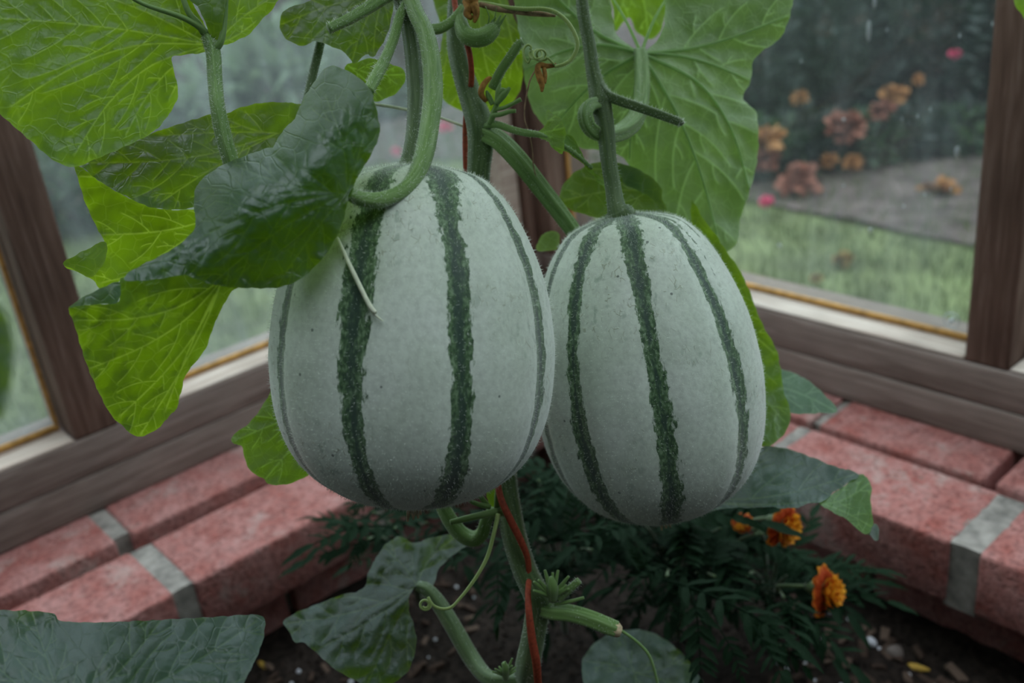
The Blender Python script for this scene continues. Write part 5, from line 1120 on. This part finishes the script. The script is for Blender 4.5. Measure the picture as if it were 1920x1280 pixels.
def petal_mat(name, stops):
    m, nt = new_mat(name); tc = coords(nt); sep = nt.nodes.new('ShaderNodeSeparateXYZ'); lk(nt, tc.outputs['UV'], sep.inputs[0])
    nz = tex(nt, 'Noise', tc.outputs['Object'], Scale=330.0, Detail=3.0)
    v = mathn(nt, 'ADD', sep.outputs['Y'], mathn(nt, 'MULTIPLY', mathn(nt, 'SUBTRACT', nz.outputs[0], 0.5), 0.7))
    r = ramp(nt, stops); lk(nt, v, r.inputs[0]); p = principled(nt, r.outputs[0], 0.6, 0.25, nz.outputs[0], 0.3, 0.0006)
    t = N(nt, 'BsdfTranslucent'); lk(nt, r.outputs[0], t.inputs['Color']); mx = N(nt, 'MixShader'); mx.inputs[0].default_value = 0.3
    lk(nt, p.outputs[0], mx.inputs[1]); lk(nt, t.outputs[0], mx.inputs[2]); finish(nt, mx.outputs[0]); return m
PR = petal_mat('marigold_red_petal', [(0.0, (0.30, 0.05, 0.008)), (0.62, (0.40, 0.045, 0.008)), (0.86, (0.50, 0.10, 0.01)), (0.97, (0.75, 0.33, 0.02))])
PY = petal_mat('marigold_gold_petal', [(0.0, (0.45, 0.08, 0.01)), (0.35, (0.75, 0.25, 0.015)), (0.6, (0.85, 0.45, 0.03)), (0.9, (0.80, 0.30, 0.02)), (1.0, (0.45, 0.05, 0.01))])
def marigold_flower(parent, c, axis, R, seed):
    """c = centre of the head, axis = the way it faces"""
    rs = random.Random(seed); ax = np.array(axis, float); ax /= np.linalg.norm(ax)
    a = np.cross(ax, [0.1, 0.2, 1]); a /= np.linalg.norm(a); b = np.cross(ax, a); c = np.array(c)
    head = MB(); tube(head, np.array([c-ax*R*0.75, c-ax*R*0.55, c-ax*R*0.25, c]), [R*0.12, R*0.24, R*0.28, R*0.34], 10); fo = head.build('flower', M['stem'], parent)
    def petal(ang, r0, r1, lift, w, mat, crump):
        d = math.cos(ang)*a+math.sin(ang)*b; s = np.cross(ax, d); v = []; uv = []; n, mcols = 6, 6
        for i in range(n+1):
            q = i/n; rr = r0+(r1-r0)*q; h = lift*math.sin(q*1.5)-R*0.18*q*q*(1 if lift < R*0.25 else -0.2)
            ww = w*(0.35+0.75*math.sin(min(1, q*0.8+0.12)*math.pi*0.62))
            for k in range(mcols+1):
                u = k/mcols*2-1; notch = -0.10*R*(1-abs(u))*q**4*math.cos(u*3)
                v.append(c+d*(rr+notch-0.10*R*u*u*q)+s*(ww*u)+ax*(h+crump*math.sin(u*4+ang*3)*q+crump*0.7*math.sin(q*7+ang)-0.05*R*u*u))
                uv.append((u, q*0.85+0.15*abs(u)*q))
        f = [(i*(mcols+1)+k, i*(mcols+1)+k+1, (i+1)*(mcols+1)+k+1, (i+1)*(mcols+1)+k) for i in range(n) for k in range(mcols)]
        MB().add(v, f, 0, uv).build('petal', mat, fo)
    for k in range(9): petal(k*0.698+rs.uniform(-.1, .1), R*0.25, R*rs.uniform(0.92, 1.08), R*0.10, R*0.36, PR, R*0.05)
    for k in range(9): petal(k*0.698+0.35, R*0.2, R*rs.uniform(0.66, 0.8), R*0.34, R*0.30, PR if k % 3 == 0 else PY, R*0.08)
    for k in range(8): petal(k*0.785+0.1, R*0.10, R*rs.uniform(0.42, 0.56), R*0.55, R*0.24, PY, R*0.09)
    for k in range(5): petal(k*1.256, R*0.02, R*0.28, R*0.62, R*0.17, PY, R*0.07)
    return fo
def marigold(bx, by, tops, label, nleaf, heads=(), extra=()):
    base = onz(bx, by, SOILZ); base[2] = SOILZ+0.002
    o = empty('marigold_plant', base); tag(o, label, 'marigold', 'marigolds under the melons')
    rs = random.Random(int(bx)); stems = []
    for (x, y, t) in tops:
        e = P(x, y, t); h = e-base
        pth = catmull([base, base+np.array([h[0]*0.25, h[1]*0.25, h[2]*0.45]), base+np.array([h[0]*0.65, h[1]*0.65, h[2]*0.8]), e], 8)
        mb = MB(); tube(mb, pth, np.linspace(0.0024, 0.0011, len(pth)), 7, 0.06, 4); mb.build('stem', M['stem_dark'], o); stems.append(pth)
    for k in range(nleaf):
        pth = stems[k % len(stems)]; i = int((0.22+0.78*((k//len(stems)+0.5)/(nleaf/len(stems)))**0.8)*(len(pth)-1)); i = min(i, len(pth)-1)
        ang = k*2.399+rs.uniform(-0.4, 0.4); d = np.array([math.cos(ang), math.sin(ang), rs.uniform(0.0, 0.55)])
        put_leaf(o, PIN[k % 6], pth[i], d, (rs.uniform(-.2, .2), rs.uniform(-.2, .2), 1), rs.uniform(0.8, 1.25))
    for (x0, y0, t0, x1, y1, t1, v) in extra:
        p0, p1 = P(x0, y0, t0), P(x1, y1, t1); ln = np.linalg.norm(p1-p0)
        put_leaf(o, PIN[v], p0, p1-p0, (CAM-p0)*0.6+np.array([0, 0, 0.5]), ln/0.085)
    for (x, y, t, R, ax, sd) in heads:
        c = P(x, y, t); ax = np.array(ax, float); wax = CR*ax[0]+CU*ax[1]-CF*ax[2]; wax /= np.linalg.norm(wax)
        marigold_flower(o, c, wax, R*t/FPX, sd)
        s0 = min(stems, key=lambda p: np.linalg.norm(p[-1]-c))
        mb = MB(); tube(mb, catmull([s0[-6], s0[-6]*0.5+c*0.5-wax*0.02, c-wax*R*t/FPX*0.7], 6), np.linspace(0.0014, 0.0018, 13), 7); mb.build('flower_stalk', M['stem'], o)
    return o
marigold(1060, 1190, [(1010, 900, 0.80), (1080, 880, 0.82), (1120, 930, 0.84), (1010, 1010, 0.76), (1110, 1030, 0.77), (960, 930, 0.84)], 'leafy marigold behind the main vine between the melons', 40,
         extra=[(1078, 1010, 0.72, 1068, 900, 0.74, 0), (1050, 1140, 0.71, 960, 1080, 0.72, 2), (940, 1050, 0.74, 925, 1160, 0.72, 3), (1020, 1060, 0.71, 975, 1190, 0.70, 1)])
marigold(1270, 1200, [(1200, 980, 0.78), (1290, 960, 0.79), (1350, 990, 0.80), (1250, 1080, 0.74), (1340, 1080, 0.76), (1420, 1000, 0.82), (1200, 900, 0.86)], 'leafy marigold directly below the right melon', 48,
         extra=[(1290, 1110, 0.70, 1320, 1290, 0.66, 5), (1215, 1070, 0.72, 1180, 1010, 0.72, 4), (1250, 1060, 0.72, 1190, 1100, 0.70, 1)])
marigold(1440, 1190, [(1430, 1000, 0.82), (1480, 1010, 0.84), (1490, 1080, 0.83), (1400, 1080, 0.78), (1470, 1120, 0.80)], 'marigold with red and gold flowers beside the right brick wall', 30,
         heads=[(1468, 985, 0.79, 46, (0.62, -0.3, 0.6), 3), (1546, 1106, 0.80, 50, (0.78, -0.05, 0.58), 5), (1392, 980, 0.83, 20, (-0.3, 0.2, 0.8), 8)],
         extra=[(1400, 1130, 0.74, 1530, 1250, 0.72, 2), (1420, 1170, 0.72, 1470, 1290, 0.68, 3), (1460, 1120, 0.78, 1530, 1210, 0.76, 0), (1350, 1180, 0.70, 1400, 1290, 0.67, 4), (1450, 1080, 0.80, 1500, 1050, 0.80, 1)])
marigold(790, 1140, [(700, 960, 0.86), (740, 990, 0.82), (690, 1010, 0.84), (800, 980, 0.84)], 'thin marigold sprigs beside the left brick wall', 16,
         extra=[(690, 940, 0.83, 640, 975, 0.82, 1), (690, 1000, 0.81, 650, 1070, 0.80, 0)])
# ------------------------------------------------------------------ litter on the soil
def chip_mesh(k):
    bm = bmesh.new(); bmesh.ops.create_cube(bm, size=1); rs = random.Random(k)
    for v in bm.verts: v.co = Vector((v.co.x*rs.uniform(0.8, 1.2), v.co.y*rs.uniform(0.22, 0.42), v.co.z*rs.uniform(0.14, 0.3)))
    bmesh.ops.bevel(bm, geom=bm.edges[:], offset=0.06, segments=1, affect='EDGES')
    for v in bm.verts: v.co += Vector((rs.uniform(-.06, .06), rs.uniform(-.06, .06), rs.uniform(-.03, .03)))
    me = bpy.data.meshes.new('bark_chip'); bm.to_mesh(me); bm.free(); me.materials.append(M['bark'] if k % 3 else M['bark_pale']); return me
CH = [chip_mesh(k) for k in range(6)]
def crumb_mesh(name, mat, k):
    bm = bmesh.new(); bmesh.ops.create_icosphere(bm, subdivisions=2, radius=0.5); rs = random.Random(k)
    for v in bm.verts: v.co *= 1+0.35*noise.noise(v.co*3+Vector((k, 0, 0)))
    me = bpy.data.meshes.new(name); bm.to_mesh(me); bm.free(); me.materials.append(mat)
    for p in me.polygons: p.use_smooth = True
    return me
PE = [crumb_mesh('perlite_grain', M['perlite'], k) for k in range(3)]; PB = crumb_mesh('pebble', M['pebble'], 9); WH = crumb_mesh('white_stone', M['perlite'], 12); YB = crumb_mesh('fallen_petal', M['yellow'], 14)
def soilz(x, y): return SOILZ+0.010*noise.noise(Vector((x*14, y*14, 0)))+0.006*noise.noise(Vector((x*45, y*45, 3)))+0.003*noise.noise(Vector((x*110, y*110, 5)))
def lay(name, me, px, py, size, label, cat, group=None, sc=(1, 1, 1), rot=None, lift=0.12):
    p = onz(px, py, SOILZ); z = soilz(p[0], p[1])
    o = bpy.data.objects.new(name, me); COL.objects.link(o); o.location = (p[0], p[1], z+size*lift); o.scale = (size*sc[0], size*sc[1], size*sc[2])
    o.rotation_euler = rot or (rnd.uniform(-.35, .35), rnd.uniform(-.35, .35), rnd.uniform(0, 6.28)); return tag(o, label, cat, group)
spots = []
while len(spots) < 120:
    if rnd.random() < 0.62: x, y = rnd.uniform(1440, 1860), rnd.uniform(1070, 1290)
    else: x, y = rnd.uniform(460, 900), rnd.uniform(1060, 1290)
    p = onz(x, y, SOILZ)
    if p[0] > -0.735 and p[1] > -0.815: spots.append((x, y))
for i, (x, y) in enumerate(spots):
    r = x > 1200
    if i % 4 == 3: lay('perlite_grain', PE[i % 3], x, y, rnd.uniform(0.003, 0.0055), 'white perlite grain on the soil at the lower right' if r else 'white perlite grain on the soil at the lower left', 'grain', 'perlite grains at the lower right' if r else 'perlite grains at the lower left', lift=0.2)
    else: lay('bark_chip', CH[i % 6], x, y, rnd.uniform(0.010, 0.021), 'brown bark chip on the soil at the lower right' if r else 'brown bark chip on the soil at the lower left', 'bark chip', 'bark chips at the lower right' if r else 'bark chips at the lower left')
lay('pebble', PB, 1678, 1228, 0.017, 'round brown pebble on the soil at the lower right', 'pebble', lift=0.25)
lay('white_stone', WH, 1634, 1211, 0.012, 'small white stone on the soil left of the pebble', 'stone', sc=(1.1, 0.7, 0.6), lift=0.15)
lay('fallen_petal', YB, 1722, 1246, 0.016, 'yellow fallen petal on the soil right of the pebble', 'petal', sc=(1.3, 0.5, 0.35), lift=0.12)
lay('fallen_petal', YB, 492, 1242, 0.011, 'yellow fallen petal on the soil at the lower left', 'petal', sc=(1.3, 0.6, 0.4), lift=0.12)
cm_ = MB()
for k in range(7000):
    x, y = nrs.uniform(-0.745, -0.2), nrs.uniform(-0.82, -0.15); z = soilz(x, y); s = nrs.uniform(0.0008, 0.0036); d = nrs.normal(0, 1, (3, 3)); d /= np.linalg.norm(d, axis=1)[:, None]
    c = np.array([x, y, z+s*0.3]); cm_.add([c+d[0]*s, c+d[1]*s, c+d[2]*s, c-(d[0]+d[1])*s*0.6], [(0, 1, 2), (0, 2, 3), (0, 3, 1), (1, 3, 2)], 0 if k % 7 else 1)
tag(cm_.build('soil_crumbs', [M['soil'], M['bark']], smooth=False), 'dark crumbs and fibres covering the soil', 'soil', kind='stuff')
